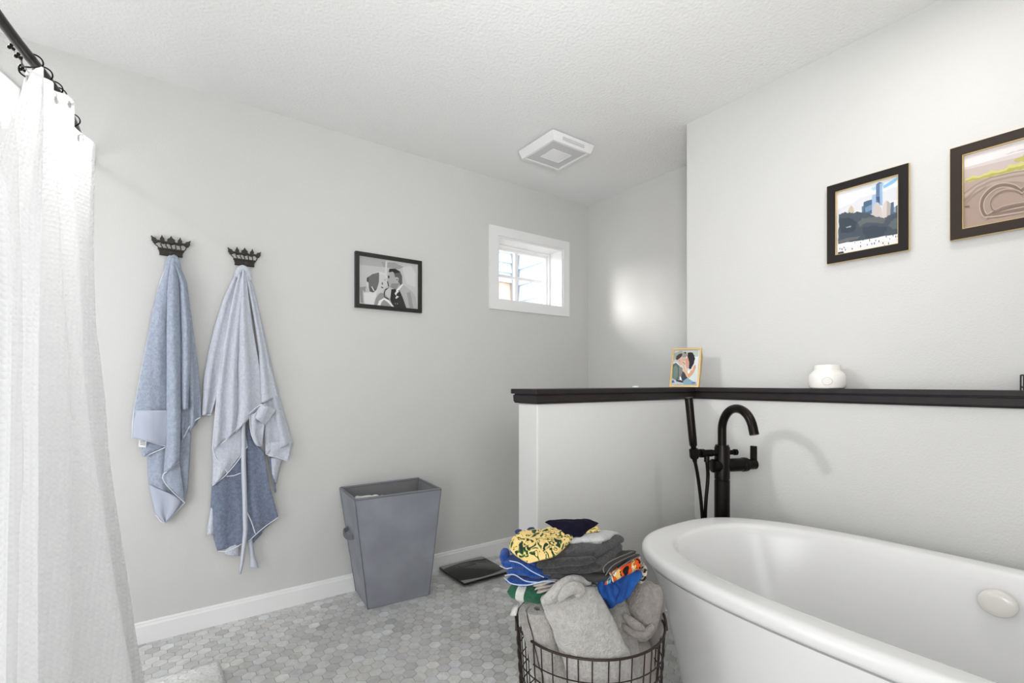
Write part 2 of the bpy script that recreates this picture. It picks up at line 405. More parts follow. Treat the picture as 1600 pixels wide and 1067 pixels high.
# ------------------------------------------------------------------ exhaust fan light
fx0, fx1, fy0, fy1 = 1.655, 1.952, 1.922, 2.219; fc = ((fx0 + fx1) / 2, (fy0 + fy1) / 2)
t = thing('exhaust_fan', (fc[0], fc[1], CEIL), 'square white exhaust fan with small light on the ceiling', 'exhaust fan')
def sq(cx, cy, h, z, bow=0, n=8):
    r = []
    for sx, sy, ex, ey in ((-1, -1, 1, -1), (1, -1, 1, 1), (1, 1, -1, 1), (-1, 1, -1, -1)):
        for k in range(n):
            u = k / n; x, yy = lerp(sx, ex, u), lerp(sy, ey, u); o = 1 + bow * (1 - (2 * u - 1) ** 2)
            nx, ny = ((0, sy) if sy == ey else (sx, 0))
            r.append(Vector((cx + h * (x + nx * (o - 1)), cy + h * (yy + ny * (o - 1)), z)))
    return r
m = MB()
hf = .1485
zb = CEIL - .052
m.loft([sq(*fc, hf * .9, CEIL), sq(*fc, hf * .9, CEIL - .006), sq(*fc, hf, CEIL - .006), sq(*fc, hf, CEIL - .014), sq(*fc, hf * .93, zb + .004, .0), sq(*fc, hf * .91, zb, 0), sq(*fc, hf * .83, zb, -.03), sq(*fc, hf * .81, zb + .004, -.03)], 0, True, True)
m.build('housing', M_fan, t, smooth=30)
MB().loft([sq(*fc, hf * .805, zb + .0045, -.03), sq(*fc, hf * .805, zb + .003, -.03)]).build('grille', M_fang, t, smooth=0)
lx, ly = .062, .05
m = MB()
for (a, b_, c_, d_) in ((-lx - .006, lx + .006, -ly - .006, -ly), (-lx - .006, lx + .006, ly, ly + .006), (-lx - .006, -lx, -ly, ly), (lx, lx + .006, -ly, ly)):
    m.box(fc[0] + a, fc[0] + b_, fc[1] + c_, fc[1] + d_, zb - .001, zb + .004)
m.build('lens_frame', M_fan, t, smooth=0, bevel=.001)
MB().box(fc[0] - lx, fc[0] + lx, fc[1] - ly, fc[1] + ly, zb + .001, zb + .004).build('lens', M_lens, t, smooth=0)
for sy in (-1,):
    MB().box(fc[0] - .08, fc[0] + .08, fc[1] + sy * hf * .985 - .001, fc[1] + sy * hf * .985 + .004, CEIL - .04, CEIL - .022).build('side_vent', M_fang, t, smooth=0, bevel=.003)

# ------------------------------------------------------------------ shower rod, rings, curtain
rodp = smooth_path([(-.43, .9, 2.03), (-.385, 1.3, 2.03), (-.325, 1.742, 2.03), (-.262, 2.09, 2.03), (-.245, 2.38, 2.03), (-.25, YL - .012, 2.03)], 10)
def rod_at(Y): 
    for a, b in zip(rodp, rodp[1:]):
        if a.y <= Y <= b.y: return a.lerp(b, (Y - a.y) / (b.y - a.y))
    return rodp[-1].copy()
t = thing('shower_rod', (-.25, YL, 2.03), 'dark bronze rod curving along the top of the white shower curtain', 'shower rod')
MB().tube(rodp, .0135, 16).build('rod', M_bronze2, t)
MB().lathe([(.034, 0), (.034, -.006), (.02, -.012), (.016, -.03)], (-.25, YL, 2.03), 'y', 24).build('wall_flange', M_bronze2, t)
# (screw-on bracket seen above the rod)
MB().box(-.335, -.32, 2.33, 2.345, 2.03, 2.2).build('bracket', mat('taupe bracket', (150, 140, 132), .5), t, smooth=0, bevel=.002)

zt_ = 1.98
ridges = [   # (Y top, Y bottom, px against py)
    (1.50, 1.34, [(150, -4), (225, 12), (450, 20), (700, 19), (1067, 9)]),
    (1.83, 1.62, [(105, 68), (225, 67), (300, 65), (400, 63), (640, 57), (1067, 60)]),
    (1.90, 1.78, [(150, 82), (225, 84), (300, 86), (400, 91), (550, 101), (640, 103), (800, 103), (1067, 107)]),
    (1.985, 1.97, [(153, 116), (225, 116), (300, 117), (400, 124), (500, 128), (600, 132), (700, 144), (850, 169), (1067, 206)]),
    (2.30, 2.06, [(225, 150), (300, 147), (380, 145), (450, 147), (510, 149), (560, 155), (620, 162), (700, 168), (750, 175), (830, 187), (920, 202), (1000, 214), (1067, 226)]),
]
def ridge_pt(k, z):
    Yt, Yb, tab = ridges[k]; Y = lerp(Yb, Yt, max(0, min(1, (z - .1) / 1.8))); X = -.2
    for _ in range(4):
        D = FX * X + FY * Y; py = HY_ - (z - H) * F_ / D; px = interp(tab, py); d = ray(px, py); X = Y * d.x / d.y
    return Vector((X, Y, z))
def curtain_path(z):
    q = (z - .04) / 1.94
    P = []
    r = [ridge_pt(k, z) for k in range(5)]
    dep = lerp(.135, .095, q) - .055 * max(0, (q - .8) / .2)
    left = [r[0] + Vector((-.06, -.20, 0)), r[0] + Vector((-.01, -.15, 0)), r[0] + Vector((-.11, -.07, 0))]
    P += left
    for k in range(5):
        if k:
            a, b_ = r[k - 1], r[k]; f = .62
            v = a.lerp(b_, f); v.x = min(a.x, b_.x) - dep * (1, 1, 1, .10, lerp(.3, .6, q))[k]; v.z = z; P.append(v)
        P.append(r[k])
    # hem turned back at the far end
    P.append(r[4] + Vector((-.035, -.012, 0)))
    return smooth_path(P, 12)
rows = []; uvs = []
NV = 70
ztop_tab = [(.92, 1.95), (1.15, 1.93), (1.4, 1.70), (1.60, 1.68), (1.745, 1.76), (1.80, 1.955), (1.825, zt_), (2.4, zt_)]
for j in range(NV + 1):
    q = j / NV; rowp = []; s = 0; prev = None
    base = curtain_path(lerp(.04, zt_, q))
    for i, p in enumerate(base):
        zt = interp(ztop_tab, p.y) if q > .5 else zt_
        zt = lerp(zt_, interp(ztop_tab, base[i].y), max(0, (q - .6) / .4) ** 1.5)
        z = lerp(.04, zt, q)
        pp = Vector((p.x, p.y, z)); 
        pp.x += .006 * nz((p.y * 3, z * .7, 0), 2.2, 3) * (1 - q * .5)
        if prev is not None: s += (Vector((pp.x, pp.y, 0)) - Vector((prev.x, prev.y, 0))).length
        prev = pp; rowp.append(pp); uvs.append((s, z))
    rows.append(rowp)
t = thing('shower_curtain', (-.22, 1.75, 0.04), 'white waffle weave shower curtain gathered in pleats on the dark rod', 'shower curtain')
m = MB(); m.grid(rows[:-2]); nuv = len(rows[0]); m.build('curtain_panel', M_curt, t, smooth=80, uv=uvs)
m = MB(); m.grid(rows[-3:]); m.build('header_band', M_curth, t, smooth=80, uv=uvs[-3 * nuv:])
grom = []
def to_px(p):
    w_ = FX * p.x + FY * p.y; return (CX_ + F_ * (RX * p.x + RY * p.y) / w_, HY_ - F_ * (p.z - H) / w_)
for k, q in enumerate(((-30, 150), (40, 121), (80, 165), (104, 170), (118, 218))):
    best = min(rows[-2], key=lambda p: math.hypot(to_px(p)[0] - q[0], to_px(p)[1] - q[1])); grom.append(best)
    MB().lathe([(.010, -.002), (.010, .002), (.006, .002), (.006, -.002)], best + Vector((.003, -.002, 0)), 'x', 16).build('grommet', mat('grommet %d' % k, (190, 190, 190), .4), t)
# clear plastic liner hanging over the near pleat
P = []
for j in range(41):
    z = lerp(.07, 1.70, j / 40); base = [p for p in curtain_path(z) if p.y < ridges[0][0] + .0]; r = []
    for i in range(25):
        k = i / 24 * (len(base) - 1); a = base[int(k)].lerp(base[min(len(base) - 1, int(k) + 1)], k - int(k))
        r.append(Vector((a.x + .016 + .004 * nz((a.y * 9, z * 3, 0), 2), a.y, z)))
    P.append(r)
m = MB(); m.grid(P); tag(m.build('curtain_liner', M_liner, smooth=80), 'clear glossy plastic liner hanging over the nearest pleat of the white curtain', 'curtain liner')

ring_spots = [(1.915, grom[1], 'black open hook on the rod, its end passing through the nearest visible curtain grommet'),
              (1.975, grom[2], 'black ring looped on the rod just beyond the open hook'),
              (2.05, grom[3], 'nearer of two black rings crowded on the rod above the curtain pleats'),
              (2.085, grom[3], 'farther of two black rings crowded on the rod above the curtain pleats'),
              (2.26, grom[4], 'black ring peeking out above the farthest curtain fold'),
              (1.46, grom[0], 'black ring on the near stretch of the rod')]
for n_, (Y, g_, lab) in enumerate(ring_spots):
    c = rod_at(Y); o = thing('curtain_ring', c, lab, 'curtain ring', 'rings on the shower rod')
    R0 = .0235; path = []
    for k in range(13):
        a = math.radians(215 - k * 21)
        path.append(c + Vector((R0 * math.cos(a), .012 - .002 * k, R0 * math.sin(a) - .004)))
    if n_ == 0:
        sf = [p for r_ in rows[-5:] for p in r_ if math.hypot(to_px(p)[0] - 40, to_px(p)[1] - 121) < 14]; gd = min(FX * p.x + FY * p.y for p in sf) - .012; g0 = onY(39.5, 120, atD(39.5, 120, gd).y); path += [c + Vector((-.012, -.024, -.034)), onY(33, 101, g0.y), onY(29.5, 105, g0.y), onY(31, 113, g0.y), g0]
    else: path += [c + Vector((.006, -.01, -.034)), g_.lerp(c, .3) + Vector((.008, 0, 0)), g_]
    MB().tube(smooth_path(path, 5), .0021, 8).build('hook_wire', M_bronze, o)
    m = MB(); e = c + Vector((-.02, 0, -.03)) if n_ not in (1, 2) else atD(*((28.5, 87) if n_ == 1 else (17.5, 73)), FX * c.x + FY * c.y - .25)
    for dx, dz in ((-.004, -.003), (.004, -.004), (0, .004)): m.sphere(e + Vector((dx, 0, dz)), .0042, 8)
    m.tube([path[0], path[0].lerp(e, .5) + Vector((0, 0, -.006)), e], .0009, 6)
    m.build('beads', M_bronze, o)

# ------------------------------------------------------------------ bath mat
m = MB(); P = []
NX, NY = 50, 60
mx0, mx1, my0, my1 = -.24, .196, 1.55, 2.236
for j in range(NY + 1):
    r = []
    for i in range(NX + 1):
        u, v = i / NX, j / NY; x, y = lerp(mx0, mx1, u), lerp(my0, my1, v)
        e = min(u, 1 - u) * (mx1 - mx0), min(v, 1 - v) * (my1 - my0); d = min(e)
        h = .022 * min(1, d / .012) ** .5 + (.006 * nz((x, y, 0), 40, 1) + .004 * nz((x, y, 0), 90, 5)) * min(1, d / .02)
        r.append(Vector((x + .004 * nz((x, y, 1), 20), y + .004 * nz((x, y, 4), 20), max(.001, h))))
    P.append(r)
m.grid(P); tag(m.build('bath_mat', M_mat, smooth=80), 'fluffy white bath mat corner lying on the hexagon tiles beside the curtain', 'bath mat')

# ------------------------------------------------------------------ crown hooks
def crown(cx, cz, w, label):
    """cast crown 2*w wide, band at the bottom, five fleurons"""
    y = YL; t = thing('crown_hook', (cx, YL, cz), label, 'wall hook', 'crown hooks holding towels')
    ux, uy, uz = Vector((1, 0, 0)), Vector((0, 0, 1)), Vector((0, -.012, 0)); o = (cx, YL - .006, cz)
    m = MB(); s = w
    def pr(poly, th=1.0, dy=0): m.prism([(a * s, b * s) for a, b in poly], (cx, YL - .004 - dy, cz), ux, uy, Vector((0, -.012 * th, 0)))
    pr([(-.56, -.62), (.56, -.62), (.66, -.2), (-.66, -.2)])                       # band
    pr([(-.6, -.62), (.6, -.62), (.6, -.52), (-.6, -.52)], 1.5)
    pr([(-.68, -.28), (.68, -.28), (.68, -.18), (-.68, -.18)], 1.5)
    # scallop rail
    pts = []
    for k in range(41):
        x = lerp(-.82, .82, k / 40); pts.append((x, .12 + .07 * abs(math.sin((x / .82) * PI * 2.0)) + .05 * abs(x)))
    pr([(x, yv - .05) for x, yv in pts] + [(x, yv + .06) for x, yv in pts[::-1]])
    for x0, x1 in ((-.64, -.8), (-.43, -.50), (-.2, -.25), (.0, .0), (.2, .25), (.43, .50), (.64, .8)):   # curling bars
        P = [Vector((cx + x * s, YL - .01, cz + z * s)) for x, z in ((x0, -.22), (x0 * 1.12 + .03, -.1), (x1 * 1.0 - .02, .02), (x1, .14))]
        m.tube(smooth_path(P, 4), .034 * s, 6)
    for a, hgt, ww, ang in ((0, .48, .22, 0), (-.44, .48, .13, .08), (.44, .48, .13, -.08), (-.74, .50, .15, .62), (.74, .50, .15, -.62)):
        ca, sa = math.cos(ang), math.sin(ang); b0 = .16 if abs(a) < .7 else .10
        pl = [(-ww * .45, 0), (-ww, .1), (-ww * .75, .22), (-ww * .95, .28), (-ww * .35, .42), (0, .60), (ww * .35, .42), (ww * .95, .28), (ww * .75, .22), (ww, .1), (ww * .45, 0)]
        k = hgt / .60
        pr([(a + (px * ca - pz * k * sa), b0 + (px * sa + pz * k * ca)) for px, pz in pl], 1.3)
    m.build('crown_plate', M_iron, t, smooth=30, bevel=.0012)
    P = [(cx, YL - .01, cz - .45 * s), (cx, YL - .03, cz - .66 * s), (cx, YL - .05, cz - .82 * s), (cx, YL - .062, cz - .74 * s), (cx, YL - .066, cz - .60 * s)]
    m = MB(); m.tube(smooth_path(P, 6), .0055, 10); m.sphere(P[-1], .008); m.build('hook', M_iron, t)
crown(.040, 1.716, .070, 'dark iron crown hook above the shorter blue grey towel')
crown(.325, 1.712, .068, 'dark iron crown hook above the pale blue towel with slate lining')

# ------------------------------------------------------------------ hanging towels
def panel(left, right, off, folds, amp, nu=28, nv=50, ph=0, top_amp=.3, seed=0, wob=2.0, bulge=.01):
    P = []
    for j in range(nv + 1):
        v = j / nv; a, b_ = poly_at(left, v), poly_at(right, v); r = []
        for i in range(nu + 1):
            u = i / nu; px, py = lerp(a[0], b_[0], u), lerp(a[1], b_[1], u)
            w_ = math.sin(2 * PI * folds * u + ph + .6 * math.sin(v * 3 + seed))
            o = (off(v) if callable(off) else off) + 1.3 * amp * lerp(max(.45, top_amp), 1, v) * (w_ if w_ > 0 else -(-w_) ** .6) + bulge * math.sin(PI * u)
            o += .007 * nz((px * .02, py * .01, seed), 1.0, seed) + .0035 * nz((px * .09, py * .022, seed), 1.0, seed + 7)
            r.append(onY(px, py, YL - max(.006, o)))
        P.append(r)
    return P
def edge_tube(pts, off, r=.0022):
    q = smooth_path([onY(px, py, YL - o) for (px, py), o in zip(pts, off)], 6)
    m = MB(); m.tube(q, r, 6); return m
t = thing('hanging_towel', (onY(265, 810, YL)), 'shorter blue grey terry towel hanging in folds from the crown hook nearest the curtain', 'towel')
def add(name, P, mt, par, th=.006, mm=None):
    m = MB(); m.grid(P); return m.build(name, mt, par, smooth=80, solid=th)
m = MB()
m.grid(panel([(268, 402), (258, 430), (248, 500), (238, 580), (229, 690), (232, 750), (238, 780), (243, 803), (257, 816)], [(272, 402), (284, 430), (292, 500), (298, 600), (298, 680), (296, 720), (293, 765), (288, 785), (258, 817)], .022, 1.4, .006, seed=2))
m.grid(panel([(272, 402), (276, 440), (279, 520), (281, 600), (284, 690)], [(275, 402), (292, 440), (300, 500), (308, 560), (313, 620), (313, 652)], .032, 1.8, .009, ph=1, seed=4))
m.grid(panel([(265, 402), (258, 420), (248, 450), (238, 490), (229, 540), (219, 590), (210, 640), (207, 683)], [(271, 402), (268, 440), (266, 500), (265, 560), (263, 640), (259, 697)], .046, .5, .010, ph=.4, seed=6))
m.grid(panel([(267, 402), (262, 440), (261, 520), (261, 600), (260, 680), (256, 742)], [(276, 402), (279, 440), (281, 520), (281, 600), (282, 660), (280, 720)], .056, .5, .012, ph=0, seed=8))
m.grid(panel([(268, 403), (281, 440), (284, 520), (283, 590), (285, 640)], [(273, 403), (290, 445), (297, 510), (297, 570), (293, 640)], .050, .5, .010, ph=0, seed=9))
# loop over the hook and the little pocket fold
m.grid(panel([(256, 740), (256, 752)], [(280, 718), (289, 784)], .044, .5, .006, nu=14, nv=12, seed=3))
m.grid(panel([(222, 690), (223, 712)], [(259, 696), (226, 713)], .036, .3, .003, nu=10, nv=8))
m.tube(smooth_path([onY(262, 420, YL - .045), onY(266, 405, YL - .055), onY(271, 402, YL - .058), onY(276, 408, YL - .055), onY(279, 425, YL - .04)], 6), .010, 10)
m.build('towel_body', M_towel, t, smooth=80, solid=.005)
m = MB(); m.grid(panel([(213, 641), (209, 660), (207.5, 684)], [(263, 641), (262, 670), (260, 697)], .0585, .5, .010, ph=.4, nu=16, nv=12, seed=6)); m.build('woven_band', M_towelb, t, smooth=80, solid=.004)
m = MB(); m.grid(panel([(232, 757), (238, 780), (243, 803), (257, 816)], [(277, 776), (284, 783), (272, 802), (258, 817)], .036, 1.4, .005, nu=16, nv=12, seed=2)); m.build('woven_band', M_towelb, t, smooth=80, solid=.004)
m = edge_tube([(206.5, 683), (225, 688), (259, 697)], [.05, .056, .05])
for pts, o in (([(265, 404), (248, 450), (229, 540), (210, 640), (206.5, 683)], [.05, .05, .048, .05, .05]), ([(280, 721), (264, 735), (255, 742), (257, 753), (272, 770), (288.5, 785)], [.06, .06, .06, .055, .05, .045]),
               ([(313, 652), (302, 659), (295, 668), (284, 690)], [.04] * 4), ([(268, 402), (277, 418), (284, 450), (297, 500)], [.062, .06, .055, .045]), ([(243, 804), (257, 817), (273, 802), (288.5, 785)], [.03] * 4), ([(226, 713), (258, 699)], [.044, .05])):
    m2 = edge_tube(pts, o); m.add(m2.v, m2.f)
m.build('hem', M_hem, t)
m = MB(); m.grid([[onY(px, py, YL - .066) for px, py in r] for r in (((217, 686), (229, 687.5)), ((216, 698), (228, 699)))]); tg = m.build('care_tag', M_tag, t, smooth=0, solid=.001)
m = MB()
for k in range(3): m.grid([[onY(px, py, YL - .068) for px, py in r] for r in (((219, 688.6 + k * 2.6), (227, 689.4 + k * 2.6)), ((219, 689.5 + k * 2.6), (227, 690.3 + k * 2.6)))])
m.build('tag_print', M_tagk, tg, smooth=0)

t = thing('hanging_towel', (onY(385, 890, YL)), 'longer pale blue towel with dark slate lining and straps on a crown hook', 'towel')
m = MB()
m.grid(panel([(375, 421), (366, 432), (350, 465), (336, 510), (326, 550), (319, 590), (316, 648)], [(380, 421), (376, 440), (366, 500), (352, 560), (342, 610), (330, 648)], .026, 1.2, .008, seed=1))
m.grid(panel([(380, 421), (388, 450), (398, 500), (408, 560), (410, 632), (413, 660), (415, 709)], [(384, 421), (396, 450), (410, 510), (424, 575), (437, 622), (449, 665), (457, 693)], .028, 1.6, .009, seed=5))
m.grid(panel([(415, 690), (418, 712)], [(457, 690), (450, 721)], .030, 1.0, .006, nu=14, nv=10, seed=5))
m.grid(panel([(421, 715), (424, 735)], [(440, 716), (431, 756)], .022, .5, .004, nu=10, nv=12))
m.grid(panel([(376, 421), (368, 450), (358, 500), (348, 560), (339, 620), (333, 702)], [(382, 421), (381, 460), (376, 520), (373, 580), (371, 640), (367, 676)], .050, 1.5, .011, ph=.5, seed=7))
m.grid(panel([(379, 421), (376, 460), (374, 510), (372, 580), (371, 640), (366, 678)], [(383, 421), (388, 460), (394, 510), (405, 570), (409, 610), (409, 632)], .056, 1.0, .010, ph=0, seed=9))
m.grid(panel([(382, 421), (389, 450), (396, 490), (405, 550), (409, 630)], [(386, 421), (396, 460), (408, 510), (419, 560), (434, 620)], .046, .8, .010, ph=1, seed=3))
m.grid(panel([(332, 702), (333, 720), (332, 759)], [(381, 664), (387, 697), (353, 740)], .040, 1.0, .006, nu=18, nv=18, seed=2))
m.grid(panel([(390, 650), (393, 680), (400, 695)], [(411, 637), (413, 665), (409, 697)], .054, 1.0, .010, nu=14, nv=14, seed=6))
m.grid(panel([(408, 632), (395, 650)], [(432, 640), (414, 665)], .058, .8, .008, nu=14, nv=10, seed=8))
m.tube(smooth_path([onY(370, 432, YL - .045), onY(374, 422, YL - .056), onY(380, 418.5, YL - .06), onY(386, 424, YL - .056), onY(390, 436, YL - .042)], 6), .011, 10)
m.grid(panel([(330, 790), (323, 837)], [(334, 800), (334, 834)], .016, .3, .002, nu=6, nv=8))
m.grid(panel([(350, 858), (352, 867)], [(374, 848), (374, 869)], .014, .3, .002, nu=8, nv=6))
m.build('towel_body', M_towel2, t, smooth=80, solid=.005)
m = MB()
m.grid(panel([(340, 690), (331, 757), (329, 800), (334, 840), (340, 861)], [(384, 690), (381, 757), (380, 800), (380, 848)], .024, 1.2, .006, seed=4, bulge=.008))
m.grid(panel([(386, 660), (387, 740), (387, 800), (387, 848)], [(396, 690), (412, 707), (421, 760), (430, 790), (435, 808)], .030, 1.2, .006, seed=8, bulge=.008))
m.grid(panel([(384, 820), (392, 853)], [(411, 818), (409, 833)], .014, .4, .002, nu=10, nv=8))
m.grid(panel([(418, 706), (430, 770)], [(424, 720), (431, 768)], .02, .4, .003, nu=6, nv=10))
m.build('lining', M_lining, t, smooth=80, solid=.005)
for pl, pr_, o in (([(377, 660), (377, 720), (379, 780), (380, 830), (376, 880), (374, 897)], [(383, 655), (384, 720), (386, 780), (387, 830), (380, 880), (376, 897)], .048), ([(388, 848), (391, 870), (390, 886)], [(394, 842), (397, 868), (404, 887)], .03)):
    m = MB(); m.grid(panel(pl, pr_, o, .3, .003, nu=6, nv=30)); st = m.build('tie_strap', M_towel2s, t, smooth=80, solid=.004); st['label'] = 'pale cloth tie strap'
m = MB()
for pts, o in (([(333, 702), (357, 684), (380, 656), (394, 642), (409, 632), (420, 636), (432, 640)], [.058, .062, .066, .066, .064, .058, .05]),
               ([(332, 703), (340, 720), (354, 736), (352, 743), (332, 759)], [.052, .05, .05, .048, .046]), ([(387, 697), (370, 722), (353, 742)], [.048] * 3), ([(376, 424), (368, 450), (358, 500), (348, 560), (339, 620), (332, 702)], [.058] * 6), ([(415, 709), (433, 714), (450, 721)], [.04, .042, .036]),
               ([(340, 861), (355, 861), (372, 853), (380, 848)], [.04, .046, .046, .04]), ([(388, 846), (410, 826), (435, 808)], [.048, .052, .044]), ([(354, 744), (365, 743), (376, 739)], [.046] * 3), ([(386, 800), (393, 816), (399, 834)], [.054] * 3),
               ([(390, 650), (392, 675), (400, 694), (408, 697)], [.066] * 4), ([(316, 648), (330, 648)], [.034] * 2)):
    m2 = edge_tube(pts, o, .002); m.add(m2.v, m2.f)
m.build('hem', M_hem, t)

# ------------------------------------------------------------------ framed photographs
def stroke(pts, w):
    L, R = [], []
    for i, p in enumerate(pts):
        a = pts[max(0, i - 1)]; b_ = pts[min(len(pts) - 1, i + 1)]; dx, dy = b_[0] - a[0], b_[1] - a[1]; n = math.hypot(dx, dy) or 1
        ww = w[i] if hasattr(w, '__len__') else w
        L.append((p[0] - dy / n * ww, p[1] + dx / n * ww)); R.append((p[0] + dy / n * ww, p[1] - dx / n * ww))
    return L, R
def inlay(mb, mats, polys, fmap, ofs, step=.00022):
    """polys: (colour, [(crop x, crop y)...]) laid one above the other on the print"""
    for k, (col, pl) in enumerate(polys):
        mt = flat(col)
        if mt not in mats: mats.append(mt)
        if isinstance(pl, tuple):                       # stroke ribbon
            L, R = pl; V = []
            for a, b_ in zip(L, R): V += [fmap(*a, ofs + step * (k + 1)), fmap(*b_, ofs + step * (k + 1))]
            mb.add(V, [(2 * i, 2 * i + 1, 2 * i + 3, 2 * i + 2) for i in range(len(L) - 1)], mats.index(mt))
        else:
            V = [fmap(x, y, ofs + step * (k + 1)) for x, y in pl]; mb.add(V, [tuple(range(len(V)))], mats.index(mt))
def wiggle(pl, n=6, a=5, seed=0):
    out = []; rnd = random.Random(seed)
    for i, p in enumerate(pl):
        q = pl[(i + 1) % len(pl)]
        for k in range(n): out.append((lerp(p[0], q[0], k / n) + rnd.uniform(-a, a) * (k > 0), lerp(p[1], q[1], k / n) + rnd.uniform(-a, a) * (k > 0)))
    return out
def frame_mb(mk, x0, x1, z0, z1, w, d0, d1):
    """mk(u, z, depth) -> point"""
    m = MB()
    outer = [(x0, z0), (x1, z0), (x1, z1), (x0, z1)]; inner = [(x0 + w, z0 + w), (x1 - w, z0 + w), (x1 - w, z1 - w), (x0 + w, z1 - w)]
    V = []
    for d in (d0, d1):
        V += [mk(*p, d) for p in outer] + [mk(*p, d) for p in inner]
    fs = []
    for i in range(4):
        k = (i + 1) % 4
        fs += [(8 + i, 8 + k, 12 + k, 12 + i), (i, 4 + i, 4 + k, k), (i, k, 8 + k, 8 + i), (4 + i, 12 + i, 12 + k, 4 + k)]
    m.add(V, fs); return m
# wedding photograph on the towel wall
t = thing('picture_frame', (1.042, YL, 1.52), 'thin black framed black and white wedding kiss photograph beside the small window', 'framed photo')
mk = lambda u, z, d: Vector((u, YL - d, z))
fx = (.848, 1.235, 1.521, 1.823)
frame_mb(mk, *fx, .021, .001, .024).build('frame', M_black, t, smooth=0, bevel=.001)
def fm(x, y, o):
    p = onY(545 + x / 8.888, 380 + y / 8.888, YL - .010); return Vector((p.x, YL - o, p.z))
mats = [flat((196, 196, 196))]; m = MB(); m.box(fx[0] + .015, fx[1] - .015, YL - .010, YL - .004, fx[2] + .015, fx[3] - .015)
g = lambda v: (v, v, v)
inlay(m, mats, [
    (g(176), [(140, 180), (520, 235), (470, 330), (160, 300)]), (g(160), [(450, 260), (640, 270), (760, 330), (700, 360), (480, 330)]), (g(212), [(510, 250), (535, 250), (525, 420), (500, 420)]),
    (g(208), [(740, 340), (860, 310), (930, 420), (930, 620), (800, 560)]), (g(150), [(150, 610), (240, 600), (225, 680), (190, 650), (200, 830), (165, 820)]), (g(222), wiggle([(205, 690), (300, 680), (400, 660), (360, 800), (340, 860), (220, 845)], 3, 4)),
    (g(214), [(240, 520), (300, 430), (420, 395), (520, 420), (540, 470), (440, 560), (390, 690), (300, 690), (250, 600)]),
    (g(112), [(270, 470), (320, 430), (415, 405), (432, 450), (412, 560), (385, 645), (340, 685), (292, 672), (275, 620), (272, 545), (246, 530), (250, 485)]), (g(70), [(246, 530), (250, 480), (272, 465), (270, 545)]), (g(90), [(300, 600), (385, 640), (340, 685), (285, 665)]), (g(225), [(308, 604), (322, 602), (355, 660), (344, 668)]),
    (g(205), [(420, 420), (500, 450), (530, 520), (548, 585), (500, 615), (470, 690), (400, 720), (390, 650), (415, 560)]), (g(80), [(455, 540), (470, 550), (470, 580), (455, 575)]), (g(90), [(445, 600), (480, 615), (470, 630), (448, 620)]), (g(90), [(486, 500), (508, 510), (500, 518)]),
    (g(176), [(560, 400), (600, 395), (645, 470), (700, 500), (715, 580), (650, 655), (570, 612), (545, 560), (530, 510), (545, 450)]), (g(140), [(590, 560), (700, 560), (650, 655), (575, 610)]), (g(60), [(535, 450), (562, 455), (560, 490), (540, 485)]), (g(60), [(525, 530), (540, 530), (556, 600), (545, 605)]),
    (g(96), [(620, 410), (710, 400), (735, 460), (738, 560), (715, 585), (690, 545), (650, 500), (640, 470)]), (g(44), [(548, 402), (560, 356), (640, 355), (712, 398), (690, 410), (640, 420), (605, 396), (570, 404)]), (g(190), [(640, 480), (665, 470), (690, 490), (680, 530), (660, 530)]), (g(90), [(655, 500), (672, 495), (672, 515), (660, 520)]),
    (g(178), [(742, 568), (800, 615), (870, 665), (925, 750), (942, 915), (790, 905), (720, 740), (690, 660)]), (g(150), [(800, 690), (850, 680), (890, 900), (840, 905)]), (g(200), [(490, 660), (540, 625), (600, 630), (575, 760), (500, 745)]),
    (g(40), [(585, 640), (640, 640), (700, 660), (745, 760), (795, 905), (610, 890), (570, 780)]), (g(236), [(648, 655), (738, 568), (750, 580), (665, 680)]), (g(225), [(630, 700), (655, 665), (695, 670), (660, 700), (650, 730)]), (g(215), [(640, 760), (660, 730), (690, 745), (650, 775)]), (g(190), [(632, 838), (642, 832), (645, 850)]), (g(190), [(662, 840), (672, 834), (675, 852)]),
    (g(150), [(350, 860), (370, 770), (430, 690), (490, 700), (560, 790), (612, 885)]), (g(52), [(478, 690), (500, 640), (560, 610), (500, 665), (490, 740), (560, 780), (540, 790), (480, 745)]), (g(232), [(388, 868), (415, 800), (480, 762), (545, 790), (622, 886), (596, 886), (530, 818), (480, 785), (445, 825), (432, 872)]),
], fm, .010)
m.build('photo_print', mats, t, smooth=0)
# glazing of the three framed photographs is a thin clear sheet
MB().box(fx[0] + .02, fx[1] - .02, YL - .0205, YL - .0195, fx[2] + .02, fx[3] - .02).build('glazing', M_pglass, t, smooth=0)

def gold_frame(name, y0, y1, z0, z1, w, mt, label):
    t = thing(name, (XR, (y0 + y1) / 2, z0), label, 'framed photo')
    mk = lambda u, z, d: Vector((XR - d, u, z))
    frame_mb(mk, y0, y1, z0, z1, w, .001, .022).build('frame', mt, t, smooth=0, bevel=.0012)
    m = frame_mb(mk, y0 - .0015, y1 + .0015, z0 - .0015, z1 + .0015, .005, .008, .0185); m2 = frame_mb(mk, y0 + w - .002, y1 - w + .002, z0 + w - .002, z1 - w + .002, .0035, .010, .0205); m.add(m2.v, m2.f)
    m.build('gold_edge', M_gold, t, smooth=0)
    return t
